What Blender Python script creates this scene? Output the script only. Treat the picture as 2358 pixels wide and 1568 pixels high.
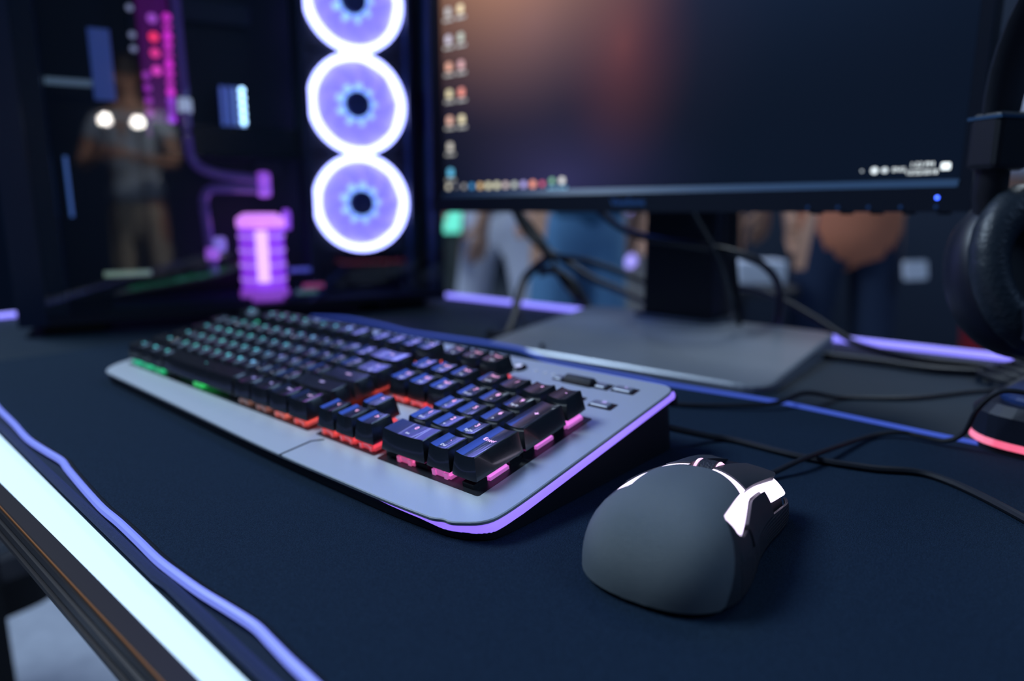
import bpy, bmesh, math, random
from mathutils import Vector, Matrix
random.seed(7)
for o in list(bpy.data.objects): bpy.data.objects.remove(o)
scene = bpy.context.scene
COL = scene.collection
PI = math.pi
R = math.radians

# ------------------------------------------------------------------ camera
cam_d = bpy.data.cameras.new('camera')
cam = bpy.data.objects.new('camera', cam_d); COL.objects.link(cam)
cam.location = (0.6622, -0.2310, 0.1556)
cam.rotation_euler = (R(90 - 11.189), 0, R(41.261))
cam_d.sensor_width = 36.0
cam_d.lens = 1611.6 / 2358 * 36
cam_d.clip_start = 0.01; cam_d.clip_end = 60
cam_d.dof.use_dof = True
cam_d.dof.focus_distance = 0.342
cam_d.dof.aperture_fstop = 3.3
scene.camera = cam
CAM = Vector(cam.location)
_yaw, _pit, _f = -R(41.261), R(11.189), 1611.6
_FW = Vector((math.sin(_yaw)*math.cos(_pit), math.cos(_yaw)*math.cos(_pit), -math.sin(_pit)))
_RT = Vector((math.cos(_yaw), -math.sin(_yaw), 0)); _UP = _RT.cross(_FW)
def at(px, py, dist):
    "real-world point seen at a photo pixel, at a given distance along the viewing axis"
    return CAM + (_FW + _RT*((px-1179)/_f) - _UP*((py-784)/_f))*dist

# ------------------------------------------------------------------ world, lights, exposure
w = bpy.data.worlds.new('hall_ambient'); scene.world = w; w.use_nodes = True
bg = w.node_tree.nodes['Background']
bg.inputs[0].default_value = (0.10, 0.26, 0.62, 1); bg.inputs[1].default_value = 0.095
scene.view_settings.view_transform = 'Standard'
scene.view_settings.look = 'None'
scene.view_settings.exposure = 0.0
scene.view_settings.gamma = 1.0
scene.view_settings.use_curve_mapping = False
def area(name, loc, target, size, power, col, sy=None):
    d = bpy.data.lights.new(name, 'AREA'); d.energy = power; d.color = col
    d.shape = 'RECTANGLE'; d.size = size; d.size_y = sy or size
    o = bpy.data.objects.new(name, d); COL.objects.link(o); o.location = loc
    o.rotation_euler = (Vector(target)-Vector(loc)).to_track_quat('-Z', 'Y').to_euler()
    return o
area('hall_light_main', (-1.45, -0.75, 2.35), (0.3, 0.05, 0.0), 1.3, 84, (0.63, 0.80, 1.0), 1.0)
area('key_blue_fill', (-1.0, 1.15, 2.1), (0.2, 0.1, 0.0), 1.0, 11, (0.06, 0.16, 1.0), 0.8)  # added blue light, there to give the key tops blue reflections
area('fill_right', (2.4, 0.9, 2.0), (0.4, 0.2, 0.0), 1.2, 16, (0.38, 0.60, 1.0), 1.0)  # added fill to lift the mouse's dark right flank
area('hall_light_far', (0.3, 2.5, 2.6), (0.3, 2.5, -0.5), 1.0, 42, (0.75, 0.88, 1.0))
def spot(name, loc, target, power, col, cone, size=.2):
    d = bpy.data.lights.new(name, 'SPOT'); d.energy = power; d.color = col; d.spot_size = R(cone); d.spot_blend = .5; d.shadow_soft_size = size
    o = bpy.data.objects.new(name, d); COL.objects.link(o); o.location = loc
    o.rotation_euler = (Vector(target)-Vector(loc)).to_track_quat('-Z', 'Y').to_euler()
    return o

# ------------------------------------------------------------------ helpers
MATS = {}
def mat(name, col=(.5,.5,.5), rough=.5, metal=0., emit=None, es=0., spec=.5, trans=0., ior=1.45, coat=0., bump=None, alpha=1., sheen=0.):
    if name in MATS: return MATS[name]
    m = bpy.data.materials.new(name); m.use_nodes = True
    b = m.node_tree.nodes['Principled BSDF']; I = b.inputs
    I['Base Color'].default_value = (*col, 1); I['Roughness'].default_value = rough
    I['Metallic'].default_value = metal; I['IOR'].default_value = ior
    I['Specular IOR Level'].default_value = spec
    I['Transmission Weight'].default_value = trans
    I['Coat Weight'].default_value = coat
    I['Sheen Weight'].default_value = sheen
    if emit: I['Emission Color'].default_value = (*emit, 1); I['Emission Strength'].default_value = es
    if bump:
        kind, scale, strength = bump
        nt = m.node_tree; tc = nt.nodes.new('ShaderNodeTexCoord')
        if kind == 'noise':
            t = nt.nodes.new('ShaderNodeTexNoise'); t.inputs['Scale'].default_value = scale; t.inputs['Detail'].default_value = 3
            out = t.outputs[0]
        elif kind == 'dots':
            t = nt.nodes.new('ShaderNodeTexVoronoi'); t.inputs['Scale'].default_value = scale; t.inputs['Randomness'].default_value = 0.0
            out = t.outputs[0]
        nt.links.new(tc.outputs['Object'], t.inputs['Vector'])
        bp = nt.nodes.new('ShaderNodeBump'); bp.inputs['Strength'].default_value = strength; bp.inputs['Distance'].default_value = .001
        nt.links.new(out, bp.inputs['Height']); nt.links.new(bp.outputs[0], I['Normal'])
    MATS[name] = m
    return m
BIG_GLOW = ('front_strip', 'back_strip', 'pad_fibre', 'rim_glow', 'fan_', 'mouse_glow', 'globe', 'core_glow', 'cap_glow', 'base_red', 'switch_glow')
def emat(name, col, s, base=(.6,.6,.65), rough=.4):
    m = mat(name, base, rough, emit=col, es=s)
    if not name.startswith(BIG_GLOW): m.cycles.emission_sampling = 'NONE'   # tiny glows need no shadow rays of their own
    return m

class MB:
    def __init__(s): s.v = []; s.f = []
    def add(s, vs, fs):
        n = len(s.v); s.v += [tuple(v) for v in vs]; s.f += [tuple(i+n for i in f) for f in fs]; return s
    def box(s, x0, x1, y0, y1, z0, z1):
        return s.add([(x0,y0,z0),(x1,y0,z0),(x1,y1,z0),(x0,y1,z0),(x0,y0,z1),(x1,y0,z1),(x1,y1,z1),(x0,y1,z1)],
                     [(3,2,1,0),(4,5,6,7),(0,1,5,4),(1,2,6,5),(2,3,7,6),(3,0,4,7)])
    def prism(s, out, z0, z1, bev=0., zf0=None):
        n = len(out)
        rings = [(0, z0), (0, z1-bev), (bev, z1)] if bev else [(0, z0), (0, z1)]
        c = Vector((sum(p[0] for p in out)/n, sum(p[1] for p in out)/n))
        vs = []
        for k, (ins, z) in enumerate(rings):
            for i, p in enumerate(out):
                q = Vector(p[:2])
                if ins:
                    a = Vector(out[i-1][:2]); b = Vector(out[(i+1) % n][:2])
                    t = (b-a).normalized(); nn = Vector((-t.y, t.x)); q = q + nn*ins
                zz = zf0(q.x, q.y) if (k == 0 and zf0) else z
                vs.append((q.x, q.y, zz))
        fs = [tuple(range(n-1, -1, -1)), tuple(range(len(vs)-n, len(vs)))]
        for k in range(len(rings)-1):
            for i in range(n):
                j = (i+1) % n; fs.append((k*n+i, k*n+j, (k+1)*n+j, (k+1)*n+i))
        return s.add(vs, fs)
    def lathe(s, prof, n=24, axis='z', o=(0,0,0), cap=True):
        vs = []; fs = []; m = len(prof)
        for i in range(n):
            a = 2*PI*i/n
            for r, h in prof:
                c, d = r*math.cos(a), r*math.sin(a)
                p = {'z': (c, d, h), 'x': (h, c, d), 'y': (d, h, c)}[axis]
                vs.append((p[0]+o[0], p[1]+o[1], p[2]+o[2]))
        for i in range(n):
            j = (i+1) % n
            for k in range(m-1): fs.append((i*m+k, j*m+k, j*m+k+1, i*m+k+1))
        if cap:
            if prof[0][0] > 1e-6: fs.append(tuple(i*m for i in range(n-1, -1, -1)))
            if prof[-1][0] > 1e-6: fs.append(tuple(i*m+m-1 for i in range(n)))
        return s.add(vs, fs)
    def tube(s, pts, r, n=8, rf=None, flat=1.):
        pts = [Vector(p) for p in pts]; vs = []; fs = []
        for i, p in enumerate(pts):
            t = (pts[min(i+1, len(pts)-1)]-pts[max(i-1, 0)]).normalized()
            u = t.cross(Vector((0,0,1)))
            if u.length < 1e-3: u = t.cross(Vector((0,1,0)))
            u.normalize(); v = u.cross(t)
            rr = rf(i/(len(pts)-1)) if rf else r
            for k in range(n):
                a = 2*PI*k/n; vs.append(p+u*(rr*math.cos(a))+v*(rr*flat*math.sin(a)))
        for i in range(len(pts)-1):
            for k in range(n):
                l = (k+1) % n; fs.append((i*n+k, i*n+l, (i+1)*n+l, (i+1)*n+k))
        fs.append(tuple(range(n))); fs.append(tuple((len(pts)-1)*n+k for k in range(n-1, -1, -1)))
        return s.add(vs, fs)
    def grid(s, rows, closed=False):
        m = len(rows[0]); fs = []
        for i in range(len(rows)-1):
            for k in range(m if closed else m-1):
                l = (k+1) % m; fs.append((i*m+k, i*m+l, (i+1)*m+l, (i+1)*m+k))
        return s.add([p for r in rows for p in r], fs)
    def mesh(s, name, m=None, smooth=False, ang=40):
        me = bpy.data.meshes.new(name); me.from_pydata(s.v, [], s.f)
        bm = bmesh.new(); bm.from_mesh(me); bmesh.ops.recalc_face_normals(bm, faces=bm.faces); bm.to_mesh(me); bm.free()
        if m: me.materials.append(m)
        if smooth:
            me.shade_smooth()
            if ang < 180: me.set_sharp_from_angle(angle=R(ang))
        return me
    def build(s, name, m, parent=None, smooth=False, loc=(0,0,0), rot=(0,0,0), ang=40):
        return link(name, s.mesh(name, m, smooth, ang), parent, loc, rot)
def link(name, me, parent=None, loc=(0,0,0), rot=(0,0,0)):
    o = bpy.data.objects.new(name, me); COL.objects.link(o); o.location = loc; o.rotation_euler = rot
    if parent: o.parent = parent
    return o
def bevel(o, wd=.002, seg=2):
    md = o.modifiers.new('bevel', 'BEVEL'); md.width = wd; md.segments = seg; md.limit_method = 'ANGLE'; md.angle_limit = R(35)
    return o
def tag(o, label=None, cat=None, group=None, kind=None):
    if label: o['label'] = label
    if cat: o['category'] = cat
    if group: o['group'] = group
    if kind: o['kind'] = kind
    return o
def thing(name, label, cat, loc=(0,0,0), rot=(0,0,0), group=None):
    o = bpy.data.objects.new(name, None); COL.objects.link(o); o.location = loc; o.rotation_euler = rot; o.empty_display_size = .02
    return tag(o, label, cat, group)
def spline(pts, n=10):
    pts = [Vector(p) for p in pts]; out = []
    for i in range(len(pts)-1):
        p0 = pts[max(i-1,0)]; p1 = pts[i]; p2 = pts[i+1]; p3 = pts[min(i+2, len(pts)-1)]
        for k in range(n):
            t = k/n
            out.append(.5*((2*p1)+(p2-p0)*t+(2*p0-5*p1+4*p2-p3)*t*t+(3*p1-p0-3*p2+p3)*t**3))
    out.append(pts[-1]); return out
def rrect(x0, x1, y0, y1, r, n=5):
    out = []
    for cx, cy, a0 in ((x1-r,y1-r,0),(x0+r,y1-r,90),(x0+r,y0+r,180),(x1-r,y0+r,270)):
        for k in range(n+1):
            a = R(a0+90*k/n); out.append((cx+r*math.cos(a), cy+r*math.sin(a)))
    return out
def rpoly(pts, rad, n=5):
    "polygon with rounded corners; pts counter-clockwise, rad per point"
    out = []; m = len(pts)
    for i in range(m):
        p = Vector(pts[i]); a = (Vector(pts[i-1])-p); b = (Vector(pts[(i+1) % m])-p)
        r = rad[i] if hasattr(rad, '__len__') else rad
        if r <= 0: out.append(tuple(p)); continue
        ra = min(r, a.length*.45); rb = min(r, b.length*.45)
        s, e = p+a.normalized()*ra, p+b.normalized()*rb
        for k in range(n+1):
            t = k/n; q = s*(1-t)**2+p*2*t*(1-t)+e*t*t; out.append(tuple(q))
    return out
TXT = {}
def text_mesh(body, size, m, depth=0.):
    key = (body, size, m.name)
    if key in TXT: return TXT[key]
    cu = bpy.data.curves.new('text', 'FONT'); cu.body = body; cu.size = size; cu.align_x = 'CENTER'; cu.align_y = 'CENTER'
    cu.resolution_u = 2; cu.extrude = depth
    ob = bpy.data.objects.new('text', cu); COL.objects.link(ob)
    dg = bpy.context.evaluated_depsgraph_get(); me = bpy.data.meshes.new_from_object(ob.evaluated_get(dg))
    bpy.data.objects.remove(ob); me.materials.clear(); me.materials.append(m); TXT[key] = me
    return me

# ------------------------------------------------------------------ materials
M_black = mat('black_plastic', (.010,.012,.018), .45)
M_blackg = mat('black_gloss', (.008,.009,.014), .22)
M_fabric = mat('pad_fabric', (.009,.024,.052), .9, spec=.15, bump=('noise', 2200, 1.0))
def speckle(m, a, b, scale):
    nt = m.node_tree; bs = nt.nodes['Principled BSDF']; tc = nt.nodes.new('ShaderNodeTexCoord')
    n = nt.nodes.new('ShaderNodeTexNoise'); n.inputs['Scale'].default_value = scale; n.inputs['Detail'].default_value = 2
    r = nt.nodes.new('ShaderNodeValToRGB'); r.color_ramp.elements[0].position = .35; r.color_ramp.elements[1].position = .72
    r.color_ramp.elements[0].color = (*a,1); r.color_ramp.elements[1].color = (*b,1)
    nt.links.new(tc.outputs['Object'], n.inputs['Vector']); nt.links.new(n.outputs[0], r.inputs[0]); nt.links.new(r.outputs[0], bs.inputs['Base Color'])
speckle(M_fabric, (.006,.017,.036), (.018,.042,.080), 1900)
M_desk = mat('desk_laminate', (.008,.020,.036), .55, spec=.2, bump=('noise', 900, .2))
M_rail = mat('rail_metal', (.035,.028,.030), .38, metal=.3)
M_front_led = emat('front_strip_glow', (.50,.76,1.0), .86)
M_back_led = emat('back_strip_glow', (.24,.22,1.0), 1.6)
M_fibre = emat('pad_fibre_glow', (.22,.29,1.0), .72, (.08,.10,.30))
M_silver = mat('silver_plate', (.52,.56,.62), .42, metal=.30, bump=('noise', 2600, .14))
M_cap = mat('keycap_black', (.008,.010,.015), .27, spec=1.0, coat=.6)
M_rubber = mat('cable_black', (.010,.013,.020), .5)
M_cloth_dark = mat('dark_denim', (.010,.022,.055), .9)
# ------------------------------------------------------------------ setting
FZ = -0.755
def carpet():
    m = mat('carpet_grey', (.36,.40,.46), .95)
    nt = m.node_tree; b = nt.nodes['Principled BSDF']
    n = nt.nodes.new('ShaderNodeTexNoise'); n.inputs['Scale'].default_value = 30; n.inputs['Detail'].default_value = 8
    r = nt.nodes.new('ShaderNodeValToRGB'); r.color_ramp.elements[0].color = (.26,.29,.34,1); r.color_ramp.elements[1].color = (.44,.48,.54,1)
    tc = nt.nodes.new('ShaderNodeTexCoord'); nt.links.new(tc.outputs['Object'], n.inputs['Vector'])
    nt.links.new(n.outputs[0], r.inputs[0]); nt.links.new(r.outputs[0], b.inputs['Base Color'])
    return m
tag(MB().box(-6, 6, -5, 7, -.05, 0).build('floor', carpet(), loc=(0,0,FZ)), kind='structure', label='pale grey carpet of the hall')
M_wall = mat('hall_wall', (.012,.030,.075), .8)
tag(MB().box(-6, 6, 0, .1, 0, 3.6).build('wall_back', M_wall, loc=(0,7,FZ)), kind='structure', label='dark navy back wall of the hall')
tag(MB().box(0, .1, -5, 7, 0, 3.6).build('wall_left', M_wall, loc=(-6.1,0,FZ)), kind='structure', label='dark navy left wall of the hall')

# ------------------------------------------------------------------ desk
DT = -0.003
desk = thing('desk', 'dark gaming desk with glowing light strips set along its edges', 'desk', (0.3, 0.24, FZ))
def dl(p): return (p[0]-0.3, p[1]-0.24, p[2]-FZ)
def dbuild(mb, name, m, smooth=False):
    mb.v = [dl(v) for v in mb.v]; return mb.build(name, m, desk, smooth)
X0, X1 = -0.506, 1.25
dbuild(MB().prism([(X0,-.1165),(.087,-.1165),(.463,-.1325),(X1,-.150),(X1,.655),(.596,.622),(-.2,.581),(X0,.567)], DT-.028, DT), 'tabletop', M_desk)
def yo(x): return -.1392-.0118*(x-.1)
dbuild(MB().add([(X0,-.1165,DT-.028),(.087,-.1165,DT-.028),(.463,-.1325,DT-.028),(X1,-.150,DT-.028),(X1,yo(X1),DT-.028),(X0,yo(X0),DT-.028),
                 (X0,-.1165,DT-.0002),(.087,-.1165,DT-.0002),(.463,-.1325,DT-.0002),(X1,-.150,DT-.0002),(X1,yo(X1),DT-.0002),(X0,yo(X0),DT-.0002)],
                [(0,1,2,3,4,5),(11,10,9,8,7,6),(0,1,7,6),(1,2,8,7),(2,3,9,8),(3,4,10,9),(4,5,11,10),(5,0,6,11)]), 'front_light_strip', M_front_led)['label'] = 'wide pale blue glowing light strip on the front edge'
prof = [(0,.0004),(-.0075,.0004),(-.0095,-.0012),(-.0095,-.005),(-.0082,-.0056),(-.0082,-.0085),(-.0095,-.0092),(-.0095,-.0135),(-.0082,-.0142),(-.0082,-.017),(-.0095,-.0178),(-.0095,-.0205),(0,-.0205)]
mb = MB(); vs = []
for x in (X0, X1):
    for y, z in prof: vs.append((x, yo(x)+y, DT+z))
k = len(prof)
mb.add(vs, [tuple(range(k)), tuple(range(2*k-1, k-1, -1))]+[(i, (i+1) % k, k+(i+1) % k, k+i) for i in range(k)])
dbuild(mb, 'edge_rail', M_rail)['label'] = 'dark bronze ribbed metal edge rail'
dbuild(MB().tube([(X0, yo(X0)-.0086, DT+.0002), (X1, yo(X1)-.0086, DT+.0002)], .0005, 6), 'rail_accent', mat('copper_edge', (.55,.22,.08), .35, metal=.8))
# back and side strips, sunk into the table edge
mb = MB()
for (xa, ya), (xb, yb) in (((X0,.567),(-.2,.581)), ((-.2,.581),(.596,.622)), ((.596,.622),(X1,.655))):
    mb.add([(xa,ya,DT-.012),(xb,yb,DT-.012),(xb,yb+.009,DT-.012),(xa,ya+.009,DT-.012),(xa,ya,DT+.006),(xb,yb,DT+.006),(xb,yb+.009,DT+.006),(xa,ya+.009,DT+.006)],
           [(3,2,1,0),(4,5,6,7),(0,1,5,4),(1,2,6,5),(2,3,7,6),(3,0,4,7)])
dbuild(mb, 'back_light_strip', M_back_led)['label'] = 'thin violet glowing light strip on the back edge'
dbuild(MB().box(X0-.009, X0, -.13, .567, DT-.012, DT+.006), 'side_light_strip', M_back_led)
for sx in (X0+.05, X1-.12):
    for sy in (-.09, .5):
        dbuild(MB().box(sx, sx+.05, sy, sy+.05, FZ, DT-.028), 'leg', M_black)

# ------------------------------------------------------------------ mouse pad
FR = [(-170,-100),(-60,-100),(0,-101),(36,-103.5),(80,-106),(126,-109.5),(160,-109),(188,-108),(205,-110),(230,-112.5),(257,-115),(283,-117),(305,-117.5),(333,-119),(357,-120.5),(376,-120.5),(397,-120),(417,-118.5),(435,-117.5),(447,-118.5),(462,-120),(476,-121),(520,-124),(600,-126),(720,-128)]
FR = [tuple(p[:2]) for p in spline([(x/1000, y/1000, 0) for x, y in FR], 4)]
BKL = [(-170,300,0),(-94,303,6),(-22,305,5),(27,304,3),(73,304,4),(142,305,6),(180,305,6.5),(204,305,6),(228,303,2),(244,301,0),(290,300,0),(350,300,0),(379,299,0),(466,305,.5),(478,305,.5),(555,300,0),(600,297,0),(720,294,0)]
BK = spline([(x/1000, y/1000, z/1000) for x, y, z in BKL], 5)
pad = thing('mouse_pad', 'large dark navy cloth mouse pad with a glowing edge fibre', 'mouse pad', (0.27, 0.1, DT))
pl = lambda p: (p[0]-.27, p[1]-.1, (p[2] if len(p) > 2 else 0)-DT)
mb = MB(); n = len(FR); rows = []
def bkat(x):
    for a, b in zip(BK, BK[1:]):
        if a.x <= x <= b.x: return a.lerp(b, (x-a.x)/max(b.x-a.x, 1e-9))
    return BK[-1] if x > BK[-1].x else BK[0]
for x, y in FR:
    b = bkat(x); row = [pl((x, y, DT+.0002)), pl((x, y, -.0002))]
    for t in (.05,.3,.6,.85,.92,.96,1.):
        row.append(pl((x, y+(b.y-y)*t, b.z*max(0,(t-.85)/.15)**2)))
    row.append(pl((x, b.y, DT+.0002+b.z))); rows.append(row)
mb.grid(rows, closed=True)
mb.f += [tuple(range(len(rows[0]))), tuple((len(rows)-1)*len(rows[0])+i for i in range(len(rows[0])-1,-1,-1))]
mb.build('cloth', M_fabric, pad, True)
MB().tube([pl((x, y, .0006)) for x, y in FR], .0021, 8).build('edge_fibre', M_fibre, pad, True)['label'] = 'lavender glowing fibre along the front edge'
M_fibre2 = emat('pad_fibre_glow_rear', (.08,.17,1.0), .42, (.04,.06,.22))
MB().tube([pl(p+Vector((0,.001,.0004))) for p in BK], .0021, 8).build('edge_fibre', M_fibre2, pad, True)['label'] = 'blue glowing fibre along the back edge'
def yin(x): return -.1165 if x < .087 else -.1165-.016*(x-.087)/.376
MB().tube([pl((x/1000, yin(x/1000)+.0022-(0 if x<380 else -.001), .0002)) for x in range(-170, 721, 10)], .0024, 8).build('stitched_hem', mat('hem_thread', (.02,.035,.12), .8, bump=('noise', 1800, 1.)), pad, True)
mb = MB()
L = 0; last = None
for i in range(len(FR)-1):
    a, b = Vector(FR[i]), Vector(FR[i+1]); nseg = max(1, int((b-a).length/.0012))
    t = (b-a).normalized(); nn = Vector((-t.y, t.x))
    if not (.12 < a.x < .60): continue
    for k in range(nseg):
        p = a.lerp(b, k/nseg)+nn*.0022; q = p+nn*.0022+t*.0008
        mb.tube([pl((p.x,p.y,.0010)), pl(((p.x+q.x)/2,(p.y+q.y)/2,.0011)), pl((q.x,q.y,.0002))], .00026, 4)
tag(mb.build('edge_stitching', mat('stitch_thread', (.02,.028,.04), .7), pad), kind='stuff')

# ------------------------------------------------------------------ keyboard
TH = R(9.74); OY, OZ = .030*math.sin(TH), .030*math.cos(TH)
U = 19.05
kb = thing('keyboard', 'full-size silver mechanical keyboard with black keys and rainbow backlight', 'keyboard', (0,0,.0003), (TH,0,0))
def kp(x, y, z): return (x/1000, y/1000+OY, z/1000+OZ)
def kbuild(mb, name, m, smooth=False, parent=None, ang=40):
    mb.v = [kp(*v) for v in mb.v]; return mb.build(name, m, parent or kb, smooth, ang=ang)
PO = rpoly([(-11,-10),(0,-21.5),(150,-25),(292,-29.5),(400,-29),(431,-27.6),(436,-25.2),(441,-25.6),(456,-17),(458.5,-2),(458.5,159),(-11,159)],
           [8,10,60,40,20,3,3,4,12,20,12,10])
zg = lambda x, y: -(y+OY*1000)*math.tan(TH) - OZ*1000
# body under the plate, down to the pad
inner = rpoly([(-9,-8),(1,-19.5),(292,-27),(400,-27),(440,-23.5),(454,-15),(456,-2),(456,157),(-9,157)], [8,10,40,20,8,12,20,12,10])
mb = MB(); n = len(inner)
cx, cy = 224, 65
low = [(x+(1.2 if x > cx else -1.2), y+(-1.2 if y < cy else 0)) for x, y in inner]
vs = [(x, y, zg(x, y)+.3) for x, y in low]+[(x, y, min(-21.0, zg(x,y)+6.2) if y < -5 else max(zg(x,y)+6.2, -21.6-.006*y)) for x, y in low]+[(x, y, -18.4) for x, y in inner]
mb.add(vs, [tuple(range(n-1,-1,-1)), tuple(range(2*n, 3*n))]+[(k*n+i, k*n+(i+1) % n, (k+1)*n+(i+1) % n, (k+1)*n+i) for k in (0,1) for i in range(n)])
kbuild(mb, 'lower_body', M_black)
# glowing rim below the plate: right side and wrapping round the front corner
M_rim = emat('rim_glow', (.27,.15,1.0), 1.15)
rim = [p for p in rpoly([(360,-27.6),(400,-27.6),(440,-24.2),(454.9,-15.6),(457.3,-2),(457.3,156)], [0,20,8,12,20,0], 6)]
rows = []
for i, (x, y) in enumerate(rim):
    t = min(1, max(0, (x-365)/80)); hgt = .3+5.6*t**1.5 if y < 0 else 5.9-.006*y
    bul = .9*t
    nx, ny = ((1,0) if y > 5 else (.6,-.8) if x > 448 else (0,-1))
    rows.append([(x,y,-18.3),(x+nx*bul,y+ny*bul,-18.8-hgt*.1),(x+nx*bul*1.3,y+ny*bul*1.3,-18.4-hgt*.6),(x+nx*bul*.6,y+ny*bul*.6,-18.4-hgt),(x-nx*2,y-ny*2,-18.4-hgt)])
kbuild(MB().grid(rows), 'light_rim', M_rim, True)['label'] = 'violet glowing rim around the right side'
kbuild(MB().prism(PO, -18.4, -16.5, .5), 'top_plate', M_silver)['label'] = 'brushed silver top plate'
kbuild(MB().prism([(x*1.0, y) for x, y in inner], -18.6, -18.35), 'plate_seam', M_black)
# groove across the front apron
g = [(299.0,-29.6),(300.6,-29.7),(302.5,-9),(308.5,-3.5),(306.8,-3.0),(300.9,-8.6)]
kbuild(MB().prism(g, -16.7, -16.38), 'apron_groove', M_black)
# key wells
g1, g2, gF = .517, .297, .60
NX, PX, FY = 15+g1, 18+g1+g2, 5+gF
M_well = mat('key_well', (.012,.014,.020), .35)
for x0, x1, y0, y1 in ((0,15,0,5),(NX,NX+3,0,1),(NX+1,NX+2,1,2),(NX,NX+3,3,5),(PX,PX+4,0,5),(0,1,FY,FY+1),(2,6,FY,FY+1),(6.5,10.5,FY,FY+1),(11,15,FY,FY+1),(NX,NX+3,FY,FY+1)):
    b = 1.4 if x0 != PX else 2.6
    kbuild(MB().prism(rrect(x0*U-b*.4, x1*U+b, y0*U-b, y1*U+b*.4, 1.5, 3), -17.0, -16.42), 'key_well', M_well)
ROWH = [0, -.08, -.8, -.65, .83, .07]
CAPS = {}
def keycap(wu, hu):
    if (wu, hu) in CAPS: return CAPS[(wu, hu)]
    W, H = wu*U-.9, hu*U-.9; tw, th = W-5.2, H-4.6; dy = 1.0; ht = 11.2
    nx, ny = 7, 4; mb = MB()
    def top(i, j, ex=0, dz=0):
        u, v = -1+2*i/(nx-1), -1+2*j/(ny-1)
        x = u*(tw/2+ex); y = dy+v*(th/2+ex)
        dish = (1-u*u)*(1.05 if wu <= 1.5 or hu > 1 else 1.0)
        return (x/1000, y/1000, (.9-dish+dz)/1000)
    V = [top(i, j) for j in range(ny) for i in range(nx)]
    F = [(j*nx+i, j*nx+i+1, (j+1)*nx+i+1, (j+1)*nx+i) for j in range(ny-1) for i in range(nx-1)]
    loop = [(i, 0) for i in range(nx)]+[(nx-1, j) for j in range(1, ny)]+[(i, ny-1) for i in range(nx-2, -1, -1)]+[(0, j) for j in range(ny-2, 0, -1)]
    m0 = len(V); k = len(loop)
    V += [top(i, j, .45, -.5) for i, j in loop]
    def base(i, j, s, z):
        u, v = -1+2*i/(nx-1), -1+2*j/(ny-1)
        cr = .97 if abs(u) > .99 and abs(v) > .99 else 1
        return (u*W/2*s*cr/1000, v*H/2*s*cr/1000, z/1000)
    V += [base(i, j, 1, -ht) for i, j in loop]
    for a in range(k):
        b = (a+1) % k; la = loop[a][1]*nx+loop[a][0]; lb = loop[b][1]*nx+loop[b][0]
        F += [(la, m0+a, m0+b, lb), (m0+a, m0+k+a, m0+k+b, m0+b)]
    mb.add(V, F); CAPS[(wu, hu)] = me = mb.mesh('keycap', M_cap, True, 32)
    return me
# switch housing: tapered clear box with pins and a stem
def sw_mesh(m, m2):
    mb = MB()
    for (a, z0, b, z1) in ((7.3,-16.5,7.3,-14.6),(7.0,-14.6,5.2,-11.0)):
        mb.add([(sx*a*.001, sy*a*.001, z0*.001) for sx, sy in ((-1,-1),(1,-1),(1,1),(-1,1))]+[(sx*b*.001, sy*b*.001, z1*.001) for sx, sy in ((-1,-1),(1,-1),(1,1),(-1,1))],
               [(3,2,1,0),(4,5,6,7),(0,1,5,4),(1,2,6,5),(2,3,7,6),(3,0,4,7)])
    for sx in (-4.6, 4.6): mb.box((sx-1.2)*.001, (sx+1.2)*.001, -.0085, -.0066, -.0163, -.0130)
    mb.box(-.0030,.0030,-.0078,-.0064,-.0150,-.0128)
    me = mb.mesh('switch', m); me.materials.append(m2)
    for p in me.polygons: p.material_index = 1 if p.center.z > -.01455 and abs(p.center.y) < .0065 else 0
    return me
def lerp3(stops, x):
    for (a, c), (b, d) in zip(stops, stops[1:]):
        if x <= b:
            t = max(0, (x-a)/(b-a)); return tuple(c[i]+(d[i]-c[i])*t for i in range(3))
    return stops[-1][1]
SWC = [(0,(.05,.9,.55)),(60,(.02,.85,.30)),(130,(.03,1.,.16)),(170,(.30,.20,.12)),(230,(.65,.25,.18)),(270,(1.,.10,.07)),(355,(1.,.05,.09)),(375,(1.,.12,.30)),(410,(1.,.18,.75)),(440,(.95,.22,1.))]
LGC = [(0,(.03,.6,.8)),(70,(.02,.75,.62)),(150,(.03,.6,.8)),(190,(.25,.25,1.)),(260,(.6,.45,1.)),(300,(1.,.35,.55)),(360,(1.,.30,.60)),(440,(.85,.40,1.))]
SWM, LGM = {}, {}
def qx(x): return int(max(0, min(439, x))//22)
def swm(x):
    q = qx(x)
    if q not in SWM:
        c = lerp3(SWC, q*22+11); st = .9 if not 150 < q*22 < 240 else .35
        SWM[q] = sw_mesh(mat('switch_clear_%d' % q, tuple(.35+.5*v for v in c), .10, emit=c, es=st*.42, coat=.8), mat('switch_glow_%d' % q, tuple(.25+.5*v for v in c), .15, emit=c, es=st, coat=.5))
    return SWM[q]
def lgm(x):
    q = qx(x)
    if q not in LGM: LGM[q] = emat('legend_glow_%d' % q, lerp3(LGC, q*22+11), 1.7 if q > 13 else 2.4 if q < 8 else 1.3)
    return LGM[q]
M_sub = emat('legend_white', (.75,.80,1.0), .9)
DSH = {}
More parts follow.
